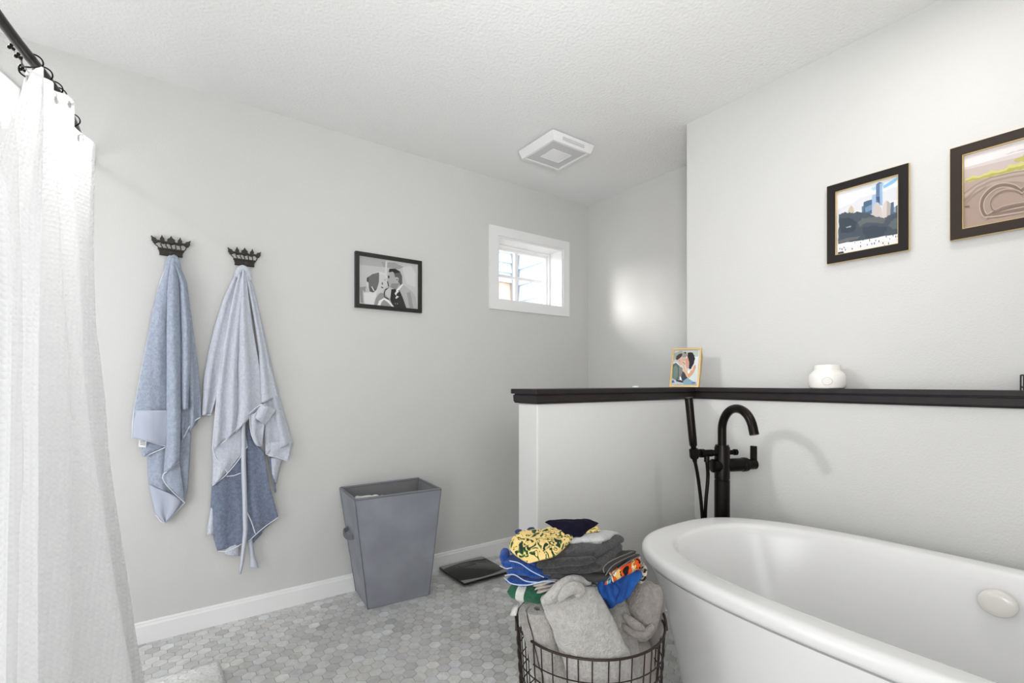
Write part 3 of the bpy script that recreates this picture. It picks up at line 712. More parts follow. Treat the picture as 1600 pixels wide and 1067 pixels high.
# skyline picture
ya, yb, za, zb_ = .577, .839, 1.5915, 1.902
t = gold_frame('picture_frame', ya, yb, za, zb_, .030, M_espr, 'smaller dark framed print of tall city buildings over a snowy tree lined park')
def fm(x, y, o):
    p = onX(1280 + x / 5.925, 240 + y / 5.925, XR - .008); return Vector((XR - o, p.y, p.z))
mats = [flat((226, 226, 229))]; m = MB(); m.box(XR - .008, XR - .003, ya + .022, yb - .022, za + .022, zb_ - .022)
rnd = random.Random(3); ppl = []
for (x, y) in ((195, 880), (215, 885), (235, 870), (247, 890), (310, 882), (335, 825), (388, 824), (388, 858), (412, 800), (450, 845), (472, 803), (492, 836), (516, 832), (528, 806), (597, 830), (610, 852), (627, 770), (648, 832), (690, 760), (716, 770), (734, 766), (660, 792), (560, 812)):
    h = rnd.uniform(6, 13); ppl.append(((44, 44, 50), [(x - 3, y + h), (x + 3, y + h), (x + 4, y - h * .3), (x, y - h), (x - 4, y - h * .3)]))
inlay(m, mats, [
    ((214, 214, 219), wiggle([(170, 520), (420, 400), (740, 300), (742, 420), (400, 520), (180, 570)], 5, 8, 1)), ((128, 184, 220), [(590, 300), (742, 205), (743, 228), (690, 275), (596, 325)]), ((170, 206, 230), [(480, 320), (600, 268), (595, 300), (500, 345)]),
    ((196, 182, 160), [(262, 552), (275, 510), (298, 478), (318, 505), (325, 545)]), ((96, 118, 138), [(395, 550), (395, 490), (410, 485), (410, 550)]), ((72, 98, 122), [(408, 550), (412, 450), (440, 438), (492, 424), (492, 560)]), ((112, 142, 168), [(425, 500), (490, 470), (490, 520), (430, 545)]),
    ((158, 184, 212), [(488, 570), (490, 388), (510, 378), (528, 380), (528, 580)]), ((92, 116, 150), [(526, 460), (528, 285), (556, 264), (586, 268), (586, 480)]), ((146, 174, 206), [(560, 480), (562, 280), (586, 270), (586, 480)]), ((60, 84, 116), [(530, 420), (530, 400), (562, 400), (562, 470)]),
    ((196, 188, 184), [(490, 600), (500, 490), (528, 452), (552, 455), (580, 510), (584, 610)]), ((206, 196, 190), [(584, 610), (592, 470), (626, 432), (660, 458), (664, 590)]), ((176, 166, 162), [(626, 590), (628, 436), (660, 458), (664, 580)]), ((80, 102, 126), [(660, 580), (664, 456), (692, 448), (694, 500), (742, 466), (742, 580)]), ((150, 158, 166), [(690, 540), (694, 500), (712, 490), (712, 545)]),
    ((70, 80, 92), wiggle([(184, 568), (230, 545), (300, 552), (360, 535), (450, 552), (530, 585), (600, 600), (660, 570), (742, 545), (742, 745), (420, 800), (180, 838)], 8, 6, 2)), ((96, 102, 102), wiggle([(360, 640), (400, 600), (470, 590), (540, 590), (620, 600), (600, 650), (440, 640), (380, 680)], 5, 6, 4)), ((92, 100, 104), wiggle([(640, 660), (690, 610), (742, 590), (742, 690), (680, 700)], 5, 6, 5)),
    ((52, 62, 74), wiggle([(190, 600), (280, 590), (350, 640), (330, 720), (200, 740)], 6, 9, 6)), ((58, 68, 80), wiggle([(400, 690), (520, 670), (640, 690), (600, 760), (430, 780)], 6, 9, 7)), ((104, 104, 104), wiggle([(186, 806), (300, 775), (385, 765), (360, 790), (250, 815), (186, 828)], 4, 4, 8)), ((150, 156, 164), wiggle([(252, 680), (300, 668), (300, 684), (260, 692)], 3, 4, 9)),
    ((240, 241, 243), [(178, 842), (742, 744), (746, 842), (176, 950)]), ((226, 226, 228), [(178, 880), (300, 850), (745, 790), (746, 842), (176, 950)]), ((48, 48, 54), [(178, 915), (225, 905), (242, 930), (178, 942)]),
] + ppl, fm, .008, .00016)
m.build('photo_print', mats, t, smooth=0)
MB().box(XR - .0145, XR - .0137, ya + .029, yb - .029, za + .029, zb_ - .029).build('glazing', M_pglass, t, smooth=0)
# beach picture
ya, yb, za, zb_ = .085, .464, 1.598, 1.907
t = gold_frame('picture_frame', ya, yb, za, zb_, .031, M_brown, 'brown framed beach print with a heart drawn in the sand, cut by the photo edge')
def fm(x, y, o):
    p = onX(1470 + x / 5.338, 190 + y / 5.338, XR - .008); return Vector((XR - o, max(ya + .025, p.y), p.z))
mats = [flat((166, 146, 135))]; m = MB(); m.box(XR - .008, XR - .003, ya + .022, yb - .022, za + .022, zb_ - .022)
heart = [(694, 560), (668, 582), (640, 560), (600, 540), (530, 530), (460, 545), (395, 590), (350, 655), (345, 730), (385, 790), (470, 748), (580, 716), (694, 692), (850, 662), (1000, 640), (1100, 570), (1090, 500), (990, 480), (850, 500), (760, 540), (694, 560)]
hs_ = [(p.x, p.y) for p in smooth_path([(x, y, 0) for x, y in heart], 4)]
hi_ = [(lerp(700, x, .80) + 4, lerp(640, y, .66)) for x, y in hs_]
veg = [(lerp(205, 1430, k / 40), lerp(490, 165, k / 40) - random.uniform(2, 16) - (18 if k % 5 == 2 else 0) - 22 * math.exp(-((k - 16) / 3) ** 2)) for k in range(41)]
vegb = [(lerp(205, 1430, k / 40), lerp(512, 215, k / 40) + random.uniform(-5, 7)) for k in range(41)]
inlay(m, mats, [
    ((226, 219, 219), [(195, 290), (1440, -120), (1440, 90), (195, 385)]), ((206, 196, 194), [(195, 385), (1440, 40), (1440, 140), (195, 420)]), ((192, 178, 173), [(195, 405), (1440, 110), (1440, 330), (195, 520)]),
    ((200, 190, 186), wiggle([(530, 275), (694, 225), (900, 150), (900, 180), (694, 240)], 5, 6, 3)),
    ((204, 197, 118), veg + vegb[::-1]), ((172, 168, 92), [(x, lerp(y, vegb[k][1], .45)) for k, (x, y) in enumerate(veg)] + [(x, y - 3) for x, y in vegb[::-1]]), ((184, 178, 104), wiggle([(610, 330), (650, 300), (720, 270), (760, 300), (700, 340)], 4, 8, 8)),
    ((176, 157, 146), [(195, 512), (500, 445), (900, 370), (1430, 240), (1430, 420), (900, 520), (600, 500), (400, 540), (195, 640)]),
    ((156, 137, 126), stroke([(195, 660), (300, 560), (420, 500), (600, 460), (800, 430)], 7)), ((184, 166, 155), stroke([(195, 625), (300, 540), (420, 480), (600, 440), (800, 410)], 6)), ((154, 136, 125), stroke([(195, 600), (300, 525), (420, 468), (600, 425), (800, 395)], 5)), ((158, 139, 128), stroke([(200, 690), (290, 600), (380, 540)], 5)),
    ((112, 95, 87), [(198, 706), (240, 703), (240, 715), (198, 718)]),
    ((190, 171, 159), stroke(hs_, 22)), ((126, 108, 98), stroke(hs_, 13)), ((178, 158, 146), stroke(hi_, 10)), ((138, 119, 109), stroke([(x, y + 6) for x, y in hi_], 6)),
    ((136, 117, 107), stroke([(385, 800), (480, 770), (600, 745), (694, 728), (900, 690)], 12)), ((186, 168, 156), stroke([(360, 800), (470, 790), (600, 768), (694, 752), (900, 715)], 6)),
], fm, .008, .00016)
m.build('photo_print', mats, t, smooth=0)
MB().box(XR - .0145, XR - .0137, ya + .03, yb - .03, za + .03, zb_ - .03).build('glazing', M_pglass, t, smooth=0)

# brass photo frame standing on the cap corner
BL, BR = Vector((2.000, 1.464, CAP + .001)), Vector((2.0725, 1.3305, CAP + .001)); uw = (BR - BL).normalized(); BR = BL + uw * .134; back = Vector((-uw.y, uw.x, 0)); 
if back.dot(Vector((FX, FY, 0))) < 0: back = -back
wv, hv = (BR - BL).length, .190
upv = (Vector((0, 0, 1)) + back * .13 + uw * .07).normalized()
t = thing('photo_frame', (BL + BR) / 2, 'small brass photo frame with a kissing couple, standing on the dark cap corner', 'photo frame')
nrm = uw.cross(upv).normalized()
if nrm.dot(back) > 0: nrm = -nrm
mk = lambda u, z, d: BL + uw * u + upv * z + nrm * d
frame_mb(mk, 0, wv, 0, hv, .008, -.006, .003).build('frame', M_brass, t, smooth=0, bevel=.0008)
def fm(x, y, o):   # crop of the photograph: 60 wide margins removed
    x0 = lerp(290, 245, (y - 120) / 600); u = (x - x0) / 455; return mk(u * wv, (735 - y) / 620 * hv, o)
mats = [flat((206, 210, 212))]; m = MB()
V = [mk(u, z, d) for d in (-.004, -.002) for u, z in ((.006, .006), (wv - .006, .006), (wv - .006, hv - .006), (.006, hv - .006))]
m.add(V, [(0, 1, 2, 3), (4, 5, 6, 7), (0, 1, 5, 4), (1, 2, 6, 5), (2, 3, 7, 6), (3, 0, 4, 7)])
inlay(m, mats, [
    ((186, 192, 188), [(300, 130), (690, 130), (690, 300), (300, 330)]), ((150, 158, 152), wiggle([(310, 200), (420, 150), (460, 170), (400, 260), (320, 300)], 4, 6, 2)), ((222, 226, 230), [(600, 260), (690, 250), (675, 690), (540, 690)]), ((196, 204, 208), [(290, 600), (480, 600), (670, 660), (670, 700), (280, 700)]),
    ((88, 100, 98), [(300, 370), (345, 345), (400, 395), (440, 440), (425, 600), (360, 630), (290, 590)]), ((112, 132, 120), [(305, 420), (350, 380), (378, 440), (372, 570), (340, 615), (300, 590)]), ((134, 128, 124), [(395, 400), (450, 430), (455, 500), (430, 590), (400, 600)]), ((62, 66, 74), [(455, 480), (500, 520), (530, 590), (500, 650), (440, 630), (430, 560)]), ((48, 52, 58), [(360, 620), (470, 625), (500, 670), (420, 660), (350, 640)]),
    ((212, 176, 160), [(372, 330), (385, 285), (430, 270), (470, 285), (475, 330), (450, 372), (410, 385)]), ((196, 150, 138), [(388, 300), (405, 290), (412, 320), (398, 330)]), ((66, 56, 54), [(345, 290), (352, 240), (395, 205), (445, 195), (440, 240), (410, 270), (385, 290), (365, 305)]), ((150, 142, 134), [(440, 195), (500, 175), (525, 230), (490, 262), (445, 255)]), ((52, 48, 48), [(465, 180), (500, 175), (505, 200), (480, 198)]),
    ((198, 170, 148), [(440, 262), (490, 258), (500, 300), (470, 320), (445, 300)]), ((208, 150, 126), [(488, 300), (510, 268), (540, 265), (548, 330), (545, 430), (520, 440), (500, 380)]), ((236, 224, 214), [(500, 262), (515, 258), (518, 275), (504, 280)]),
    ((46, 43, 46), wiggle([(528, 190), (560, 185), (605, 192), (632, 235), (640, 300), (622, 370), (580, 452), (548, 440), (552, 330), (530, 260)], 3, 4, 1)),
    ((216, 178, 142), [(425, 355), (460, 342), (482, 360), (490, 430), (545, 510), (540, 560), (520, 580), (480, 500), (450, 400)]), ((206, 160, 126), [(545, 500), (600, 465), (625, 395), (650, 385), (655, 430), (620, 510), (560, 590), (530, 570)]), ((60, 52, 46), stroke([(455, 340), (475, 352), (488, 375)], 4)), ((240, 238, 234), [(530, 480), (555, 460), (570, 490), (550, 525), (535, 515)]),
    ((236, 238, 240), [(410, 570), (420, 562), (448, 640), (405, 605)]), ((206, 216, 214), [(560, 580), (620, 520), (660, 450), (660, 640), (600, 640)]), ((132, 164, 178), [(460, 640), (530, 590), (600, 640), (660, 670), (650, 695), (470, 690)]), ((96, 110, 130), [(590, 670), (650, 650), (650, 670), (600, 685)]), ((90, 112, 150), [(285, 640), (310, 620), (330, 660), (290, 670)]), ((212, 200, 214), [(330, 655), (440, 690), (330, 695)]),
], fm, -.002, .00015)
m.build('photo_print', mats, t, smooth=0)
V = [mk(u, z, d) for d in (-.0005, .0005) for u, z in ((.006, .006), (wv - .006, .006), (wv - .006, hv - .006), (.006, hv - .006))]
m = MB(); m.add(V, [(0, 1, 2, 3), (4, 5, 6, 7), (0, 1, 5, 4), (1, 2, 6, 5), (2, 3, 7, 6), (3, 0, 4, 7)]); m.build('glazing', M_pglass, t, smooth=0)
# easel back strut
TRc, TLc = mk(wv - .004, hv - .004, -.006), mk(.004, hv - .004, -.006); dn_ = Vector((0, 0, -.034)); m = MB()
for top_, bot_ in ((TRc, mk(wv - .003, .003, -.006)), (TLc, mk(.003, .003, -.006))):
    k_ = top_ + back * .075 + dn_; f_ = Vector((bot_.x, bot_.y, CAP + .003)) + back * .070
    m.tube([top_, k_], .0016, 6); m.tube([k_, f_], .0022, 6); m.tube([f_, bot_], .0016, 6)
m.tube([TLc + back * .075 + dn_, TRc + back * .075 + dn_], .0018, 6)
m.build('easel_leg', M_brass, t)

# ------------------------------------------------------------------ candle jar, wire holder, little dish on the cap
jc = Vector((2.112, .818, CAP)); t = thing('candle_jar', jc, 'squat white glazed candle jar standing on the dark ledge', 'candle jar')
MB().lathe([(r * .93, h * .94) for r, h in [(.0, 0), (.058, 0), (.064, .004), (.068, .018), (.068, .046), (.066, .058), (.058, .069), (.050, .075), (.0485, .080), (.0485, .097), (.046, .0985), (.0, .0985)]], jc, 'z', 48).build('jar', M_jar, t)
dn = (Vector((0, 0, 0)) - jc); dn.z = 0; dn.normalize(); sd = Vector((-dn.y, dn.x, 0))
m = MB(); cc = jc + dn * .0640 + Vector((0, 0, .029))
m.tube([cc + sd * .0165 * math.cos(a) + Vector((0, 0, .0135 * math.sin(a))) - dn * (.0022 * math.cos(a) ** 2) for a in [2 * PI * k / 24 for k in range(24)]], .0017, 6, closed=True)
for k in range(3):
    z = (k - 1) * .0055; w = (.009, .011, .008)[k]; m.tube([cc + sd * x + Vector((0, 0, z)) - dn * (.06 * x * x * 8) for x in (-w, 0, w)], .0011, 5)
m.build('medallion', M_jarm, t)
t = thing('wire_holder', (2.13, .244, CAP), 'black wire holder around a white candle at the ledge end, cut by the photo edge', 'candle holder')
x0, x1, y0, y1, z0, z1 = 2.105, 2.155, .199, .289, CAP, CAP + .046
m = MB()
for x in (x0, x1):
    for y in (y0, y1): m.tube([(x, y, z0), (x, y, z1)], .0022, 6)
for z in (z0 + .010, z1):
    m.tube([(x0, y0, z), (x1, y0, z), (x1, y1, z), (x0, y1, z)], .0022, 6, closed=True)
m.build('wire_cage', M_black, t)
MB().box(x0 + .006, x1 - .006, y0 + .006, y1 - .006, z0 + .012, z1 - .004).build('candle', M_jar, t, smooth=0, bevel=.004)
pc = onY(993, 606, 1.47); pc.z = CAP
t = tag(MB().lathe([(.0, 0), (.012, 0), (.0145, .003), (.0135, .0075), (.0, .009)], pc, 'z', 20).build('bottle_cap', M_dish), 'tiny white round cap lying on the half wall ledge beside the brass frame', 'bottle cap')

# ------------------------------------------------------------------ laundry hamper with washing
tp = [Vector(v) for v in ((.735, 2.262, .57), (1.172, 2.240, .57), (1.196, 2.566, .57), (.756, 2.566, .57))]
bt = [Vector(v) for v in ((.828, 2.352, .002), (1.146, 2.328, .002), (1.140, 2.595, .002), (.850, 2.600, .002))]
t = thing('laundry_hamper', (.98, 2.46, 0), 'tall grey fabric laundry hamper tapering to the floor, against the wall below the wedding photo', 'laundry hamper')
def hring(v, ins=0.0, n=14, rad=.0, sag=0.0):
    cs = [bt[i].lerp(tp[i], v) for i in range(4)]; ce = sum(cs, Vector()) / 4; out = []
    for i in range(4):
        a, b_ = cs[i], cs[(i + 1) % 4]
        for k in range(n):
            u = k / n; p = a.lerp(b_, u); nn = Vector((b_.y - a.y, -(b_.x - a.x), 0)).normalized()
            p = p + nn * (sag * math.sin(PI * u) * math.sin(PI * min(1, v * 1.05)) + .004 * nz((u * 3, v * 4, i), 1.4, i) * math.sin(PI * v))
            c0 = min(u, 1 - u)
            if ins: p = p - nn * ins
            out.append(p)
    return out
outer = [hring(k / 20, 0, sag=.006) for k in range(21)]
m = MB(); m.loft(outer, 0, True, False); m.build('body', M_hamper, t, smooth=50)
inner = [hring(k / 20, .006, sag=.006) for k in range(6, 21)]
m = MB(); m.loft(inner, 0, True, False); m.build('lining', M_hampin, t, smooth=50)
rim = hring(1.0, .003); m = MB(); m.tube(rim, .006, 8, closed=True); m.build('rim_binding', M_hampe2, t)
for i in range(4):
    m = MB(); m.tube([outer[k][i * 14] for k in range(21)], .0028, 6); m.build('corner_seam', M_hampe2, t)
hb = bt[3].lerp(tp[3], .64).lerp(bt[0].lerp(tp[0], .64), .45); 
m = MB(); q = smooth_path([hb + Vector((.004, .055, .01)), hb + Vector((-.024, .045, -.002)), hb + Vector((-.03, 0, -.012)), hb + Vector((-.024, -.045, -.010)), hb + Vector((.004, -.055, -.006))], 6)
for a in range(3): m.tube([p + Vector((0, 0, (a - 1) * .008)) for p in q], .0052, 8)
m.build('handle', M_hampe2, t)
# washing in the hamper
m = MB(); P = []
for j in range(25):
    r = []
    for i in range(33):
        u, v = i / 32, j / 24; d = min(u, 1 - u, v, 1 - v)
        cs = [bt[q].lerp(tp[q], .78) for q in range(4)]; pc_ = cs[0].lerp(cs[1], lerp(.05, .95, u)).lerp(cs[3].lerp(cs[2], lerp(.05, .95, u)), lerp(.08, .92, v)); x, y = pc_.x, pc_.y
        z = .528 + .038 * math.exp(-((x - .86) ** 2 + (y - 2.34) ** 2) / .008) - .05 * u + .010 * nz((x, y, 0), 22) + .006 * nz((x, y, 2), 50) - .10 * (1 - min(1, d / .10)) ** 2
        r.append(Vector((x, y, z)))
    P.append(r)
m.grid(P); m.grid([[p - Vector((0, 0, .05)) for p in r] for r in P]) if False else None
tag(m.build('white_laundry', M_white, smooth=80, solid=.01), 'crumpled white cloth lying inside the open grey hamper', 'laundry')

# ------------------------------------------------------------------ bathroom scale
sx0, sx1, sy0, sy1 = 1.338, 1.645, 2.292, 2.592
def rsq(x0, x1, y0, y1, r, z, n=6):
    out = []
    for cx, cy, a0 in ((x1 - r, y1 - r, 0), (x0 + r, y1 - r, 90), (x0 + r, y0 + r, 180), (x1 - r, y0 + r, 270)):
        for k in range(n + 1):
            a = math.radians(a0 + 90 * k / n); out.append(Vector((cx + r * math.cos(a), cy + r * math.sin(a), z)))
    return out
t = thing('bathroom_scale', ((sx0 + sx1) / 2, (sy0 + sy1) / 2, 0), 'flat black glass bathroom scale with grey end strips on the tiles', 'bathroom scale')
m = MB(); m.loft([rsq(sx0 + .02, sx1 - .02, sy0 + .02, sy1 - .02, .01, .004), rsq(sx0, sx1, sy0, sy1, .014, .014), rsq(sx0, sx1, sy0, sy1, .014, .021), rsq(sx0 + .002, sx1 - .002, sy0 + .002, sy1 - .002, .014, .023)])
m.build('glass_plate', M_scale, t, smooth=40)
for a, sg in ((sy0, 1), (sy1, -1)):
    pts = []; n = 20
    outer_ = [(lerp(sx0 + .006, sx1 - .006, k / n), a + sg * .006) for k in range(n + 1)]
    inn = [(lerp(sx0 + .006, sx1 - .006, k / n), a + sg * (.048 - .026 * (math.sin(PI * k / n)) )) for k in range(n + 1)]
    m = MB(); m.prism(outer_ + inn[::-1], (0, 0, .0228), Vector((1, 0, 0)), Vector((0, 1, 0)), Vector((0, 0, .0012))); m.build('grey_strip', M_scaleg, t, smooth=0)
m = MB(); m.prism([(1.44, 2.505), (1.545, 2.505), (1.545, 2.54), (1.44, 2.54)], (0, 0, .0228), Vector((1, 0, 0)), Vector((0, 1, 0)), Vector((0, 0, .001))); m.build('display', M_scaled, t, smooth=0)
for fx_ in (sx0 + .04, sx1 - .04):
    for fy_ in (sy0 + .04, sy1 - .04): MB().lathe([(.015, 0), (.015, .006)], (fx_, fy_, 0), 'z', 14).build('foot', M_black, t)

# ------------------------------------------------------------------ bathtub
TC = Vector((1.545, .302)); TA, TB, TZ = .818, .424, .594
def sup(a, b_, z, n=2.9, N=96, dx=0, dy=0):
    out = []
    for k in range(N):
        th = 2 * PI * k / N; c, s = math.cos(th), math.sin(th)
        out.append(Vector((TC.x + dx + b_ * abs(c) ** (2 / n) * (1 if c > 0 else -1), TC.y + dy + a * abs(s) ** (2 / n) * (1 if s > 0 else -1), z)))
    return out
t = thing('bathtub', (TC.x, TC.y, 0), 'large white freestanding oval bathtub beside the ledge wall', 'bathtub')
R = []
zl = TZ - .044
R += [sup(TA * .80, TB * .76, 0.0, 2.6), sup(TA * .815, TB * .775, .004, 2.6), sup(TA * .84, TB * .82, .12, 2.65), sup(TA * .88, TB * .88, .30, 2.7), sup(TA * .915, TB * .925, .44, 2.8), sup(TA * .955, TB * .965, zl - .03, 2.85), sup(TA - .012, TB - .012, zl - .006), sup(TA - .026, TB - .026, zl - .005), sup(TA - .026, TB - .026, zl - .001),
      sup(TA - .012, TB - .012, zl - .001), sup(TA - .004, TB - .004, zl + .003), sup(TA, TB, zl + .012), sup(TA, TB, TZ - .016), sup(TA - .004, TB - .004, TZ - .006), sup(TA - .012, TB - .012, TZ - .001), sup(TA - .022, TB - .022, TZ),
      sup(TA - .085, TB - .060, TZ, 2.75), sup(TA - .096, TB - .070, TZ - .003, 2.7), sup(TA - .104, TB - .078, TZ - .013, 2.7), sup(TA - .112, TB - .084, TZ - .04, 2.7), sup(TA - .145, TB - .100, TZ - .16, 2.6), sup(TA - .20, TB - .125, TZ - .30, 2.5), sup(TA - .26, TB - .16, TZ - .40, 2.4), sup(TA - .33, TB - .22, TZ - .435, 2.3), sup(TA * .3, TB * .25, TZ - .443, 2.1)]
m = MB(); m.loft(R); m.build('tub_shell', M_tub, t, smooth=50)
# overflow cover on the far inner side
oc = Vector((TC.x + TB - .094, .300, TZ - .082)); m = MB()
rings = []
for r, d in ((1, 0.0), (1.0, .010), (.96, .017), (.86, .021), (.5, .024), (.1, .0245)):
    rings.append([oc + Vector((-d + .14 * .0, .041 * r * math.cos(a), .036 * r * math.sin(a))) + Vector((-.005, 0, 0)) for a in [2 * PI * k / 32 for k in range(32)]])
m.loft(rings); ob = m.build('overflow_cover', M_tubc, t, smooth=40); ob['label'] = 'round cream overflow cover'
m = MB(); m.lathe([(.034, 0), (.034, .004), (.026, .007), (0, .008)], (TC.x, .302, TZ - .444), 'z', 28); m.build('drain', M_tubc, t)

# ------------------------------------------------------------------ freestanding tub filler
FXc, FYc = 1.90, 1.130
t = thing('tub_faucet', (FXc, FYc, 0), 'tall dark bronze freestanding tub faucet with gooseneck spout behind the bathtub', 'tub faucet')
def zp(py, D=2.03): return H - (py - HY_) / F_ * D
def P_(px, py, D): return atD(px, py, D)
zv = zp(727); zc = zp(707)
MB().lathe([(.055, 0), (.055, .006), (.045, .012), (.0305, .016)], (FXc, FYc, 0), 'z', 32).build('floor_flange', M_bronze, t)
MB().lathe([(.0305, .01), (.0305, zp(750)), (.0285, zp(749.5)), (.0285, zp(748)), (.0305, zp(747.5)), (.0305, zp(699)), (.027, zp(696.5)), (.027, zp(695))], (FXc, FYc, 0), 'z', 32).build('column', M_bronze, t)
AX = Vector((.917, -.40, 0)).normalized(); DX = Vector((AX.y, -AX.x, 0)); FO = Vector((FXc, FYc, 0))
def turn(m):                                            # lathes are built along x and then turned to the valve axis
    for k, v in enumerate(m.v):
        d = v - FO; m.v[k] = FO + AX * d.x - DX * d.y + Vector((0, 0, d.z))
    return m
rt = .0172; zt0 = zp(696); rad = .094; zc0 = zp(631, 1.97) - rt - rad
path = [Vector((FXc, FYc, zt0 - .02)), Vector((FXc, FYc, lerp(zt0, zc0, .5)))]
for k in range(25):
    a = math.radians(180 - k * 166 / 24); path.append(FO + DX * (rad + rad * math.cos(a)) + Vector((0, 0, zc0 + rad * math.sin(a))))
tl = path[-1] - path[-2]; path.append(path[-1] + tl.normalized() * .024)
m = MB(); m.tube(path, rt, 20); m.build('spout', M_bronze, t, smooth=50)
def lx_(prof, z, n=24): return turn(MB().lathe(prof, (FXc, FYc, z), 'x', n))
lx_([(.024, -.047), (.028, -.045), (.028, -.02), (.026, 0), (.028, .02), (.028, .094), (.030, .096), (.030, .112), (.028, .114), (.028, .118), (.022, .120), (.022, .158), (.0, .159)], zv, 28).build('valve_body', M_bronze, t)
m = MB(); m.box(FXc + .142, FXc + .160, FYc - .012, FYc + .012, zv - .02, zp(698)); turn(m).build('lever_handle', M_bronze, t, smooth=0, bevel=.003)
lx_([(.0, .028), (.010, .03), (.010, .048), (.008, .049), (.008, .055), (.013, .056), (.013, .069), (0, .071)], zc, 20).build('diverter_knob', M_bronze, t)
lx_([(.013, -.028), (.013, -.046), (.015, -.048), (.015, -.084), (.018, -.086), (.018, -.102), (.010, -.104), (.010, -.110), (.016, -.112), (.016, -.120), (0, -.121)], zc, 20).build('cradle_arm', M_bronze, t)
cr = FO - AX * .130 + Vector((0, 0, zc))
dt2 = atD(1076, 621, FX * cr.x + FY * cr.y - .01) - cr; hd = dt2.normalized(); L_ = dt2.length
m = MB(); m.tube([cr - hd * .022, cr - hd * .014, cr + hd * .018, cr + hd * .022], [.014, .019, .019, .014], 18); m.build('cradle', M_bronze, t, smooth=50)
m = MB(); m.tube([cr - hd * .034, cr + hd * .03, cr + hd * .034, cr + hd * .06, cr + hd * (L_ - .004), cr + hd * L_], [.009, .011, .0150, .0160, .0160, .014], 20); m.build('hand_shower', M_bronze, t, smooth=50)
ha = cr - hd * .03; hbp = FO - AX * .072 + Vector((0, 0, zc - .03)); hD = FX * cr.x + FY * cr.y + .02
mid = atD(1099.5, 806, hD)
hp = smooth_path([ha, atD(1090.5, 745, hD), atD(1096, 790, hD), Vector((mid.x - .004, mid.y, mid.z - .08)), Vector((mid.x - .012, mid.y, .40)), Vector((mid.x + .004, mid.y, .33)), Vector((mid.x + .022, mid.y, .40)), Vector((mid.x + .010, mid.y, mid.z - .08)), atD(1102.5, 790, hD), atD(1106, 745, hD), hbp], 8)
m = MB(); m.tube(hp, .0072, 10); m.build('hose', M_bronze, t)
m = MB(); m.lathe([(.011, -.036), (.011, -.012), (.008, 0)], (hbp.x, hbp.y, zc), 'z', 16); m.build('hose_connector', M_bronze, t)

# ------------------------------------------------------------------ wire basket and the washing in it
BC = Vector((.962, .966, 0)); RV = Vector((RX, RY, 0)); FV = Vector((FX, FY, 0)); BZ, BR1, BR0 = .464, .201, .165; DB = FV.dot(BC)
t = thing('wire_basket', BC, 'round dark brown wire basket on the floor heaped with washing', 'wire basket')
def brad(z): return lerp(BR0, BR1, (z / BZ) ** .8)
m = MB()
NW = 38
for k in range(NW):
    a = 2 * PI * (k + .5 * (k % 3 == 1) * .35) / NW
    m.tube([BC + Vector((brad(z) * math.cos(a), brad(z) * math.sin(a), z)) for z in (.006, .11, .22, .33, BZ)], .0017, 6)
for z in [.006 + i * .0365 for i in range(12)]:
    m.tube([BC + Vector(((brad(z) + .002) * math.cos(a), (brad(z) + .002) * math.sin(a), z)) for a in [2 * PI * k / 48 for k in range(48)]], .0017, 6, closed=True)
for i in range(5): m.tube([BC + Vector((-.14 + .07 * i, -math.sqrt(max(0, .16 ** 2 - (.14 - .07 * i) ** 2)), .006)), BC + Vector((-.14 + .07 * i, math.sqrt(max(0, .16 ** 2 - (.14 - .07 * i) ** 2)), .006))], .0017, 6)
m.build('wire_mesh', M_wire, t)
m = MB(); m.tube([BC + Vector((BR1 * math.cos(a), BR1 * math.sin(a), BZ)) for a in [2 * PI * k / 64 for k in range(64)]], .0032, 8, closed=True); m.build('rim', M_wire, t)
for sgn in (-1, 1):
    hc = BC + RV * sgn * BR1 + Vector((0, 0, BZ)); m = MB()
    m.tube(smooth_path([hc + FV * .045 - Vector((0, 0, .01)), hc + FV * .035 + Vector((0, 0, .012)), hc + RV * sgn * .003 + Vector((0, 0, .018)), hc - FV * .035 + Vector((0, 0, .012)), hc - FV * .045 - Vector((0, 0, .01))], 6), .0036, 8)
    m.build('handle', M_wire, t)
def L(px, py, f): return atD(px, py, DB + f)

def pad(m, c, th, nu=26, nv=22, amp=.004, fr=30, seed=0, pw=.5, bow=0, mi=0, fold=0, fold_amp=0):
    """soft folded cloth: c = four corners (near-left, near-right, far-right, far-left), thickness th with rounded edges"""
    c = [Vector(q) for q in c]; nrm = ((c[1] - c[0]).cross(c[3] - c[0])).normalized()
    top, bot = [], []
    for j in range(nv + 1):
        rt_, rb_ = [], []
        for i in range(nu + 1):
            u, v = .5 - .5 * math.cos(PI * i / nu), .5 - .5 * math.cos(PI * j / nv)
            p = c[0].lerp(c[1], u).lerp(c[3].lerp(c[2], u), v)
            e = (max(0, 1 - abs(2 * u - 1) ** 5) * max(0, 1 - abs(2 * v - 1) ** 5)) ** pw
            p = p + nrm * (bow * math.sin(PI * u) * math.sin(PI * v) + fold_amp * math.sin(fold * 2 * PI * u + 2 * nz((v, u, 0), 2, seed)) * e)
            q = Vector((nz(p, fr, seed), nz(p, fr, seed + 5), nz(p, fr, seed + 9))) * amp
            q += Vector((nz(p, fr * 2.6, seed), nz(p, fr * 2.6, seed + 5), nz(p, fr * 2.6, seed + 9))) * amp * .35
            rt_.append(p + nrm * th * .5 * e + q); rb_.append(p - nrm * th * .5 * e + q)
        top.append(rt_); bot.append(rb_)
    m.grid(top, mi); m.grid(bot, mi)
    return m
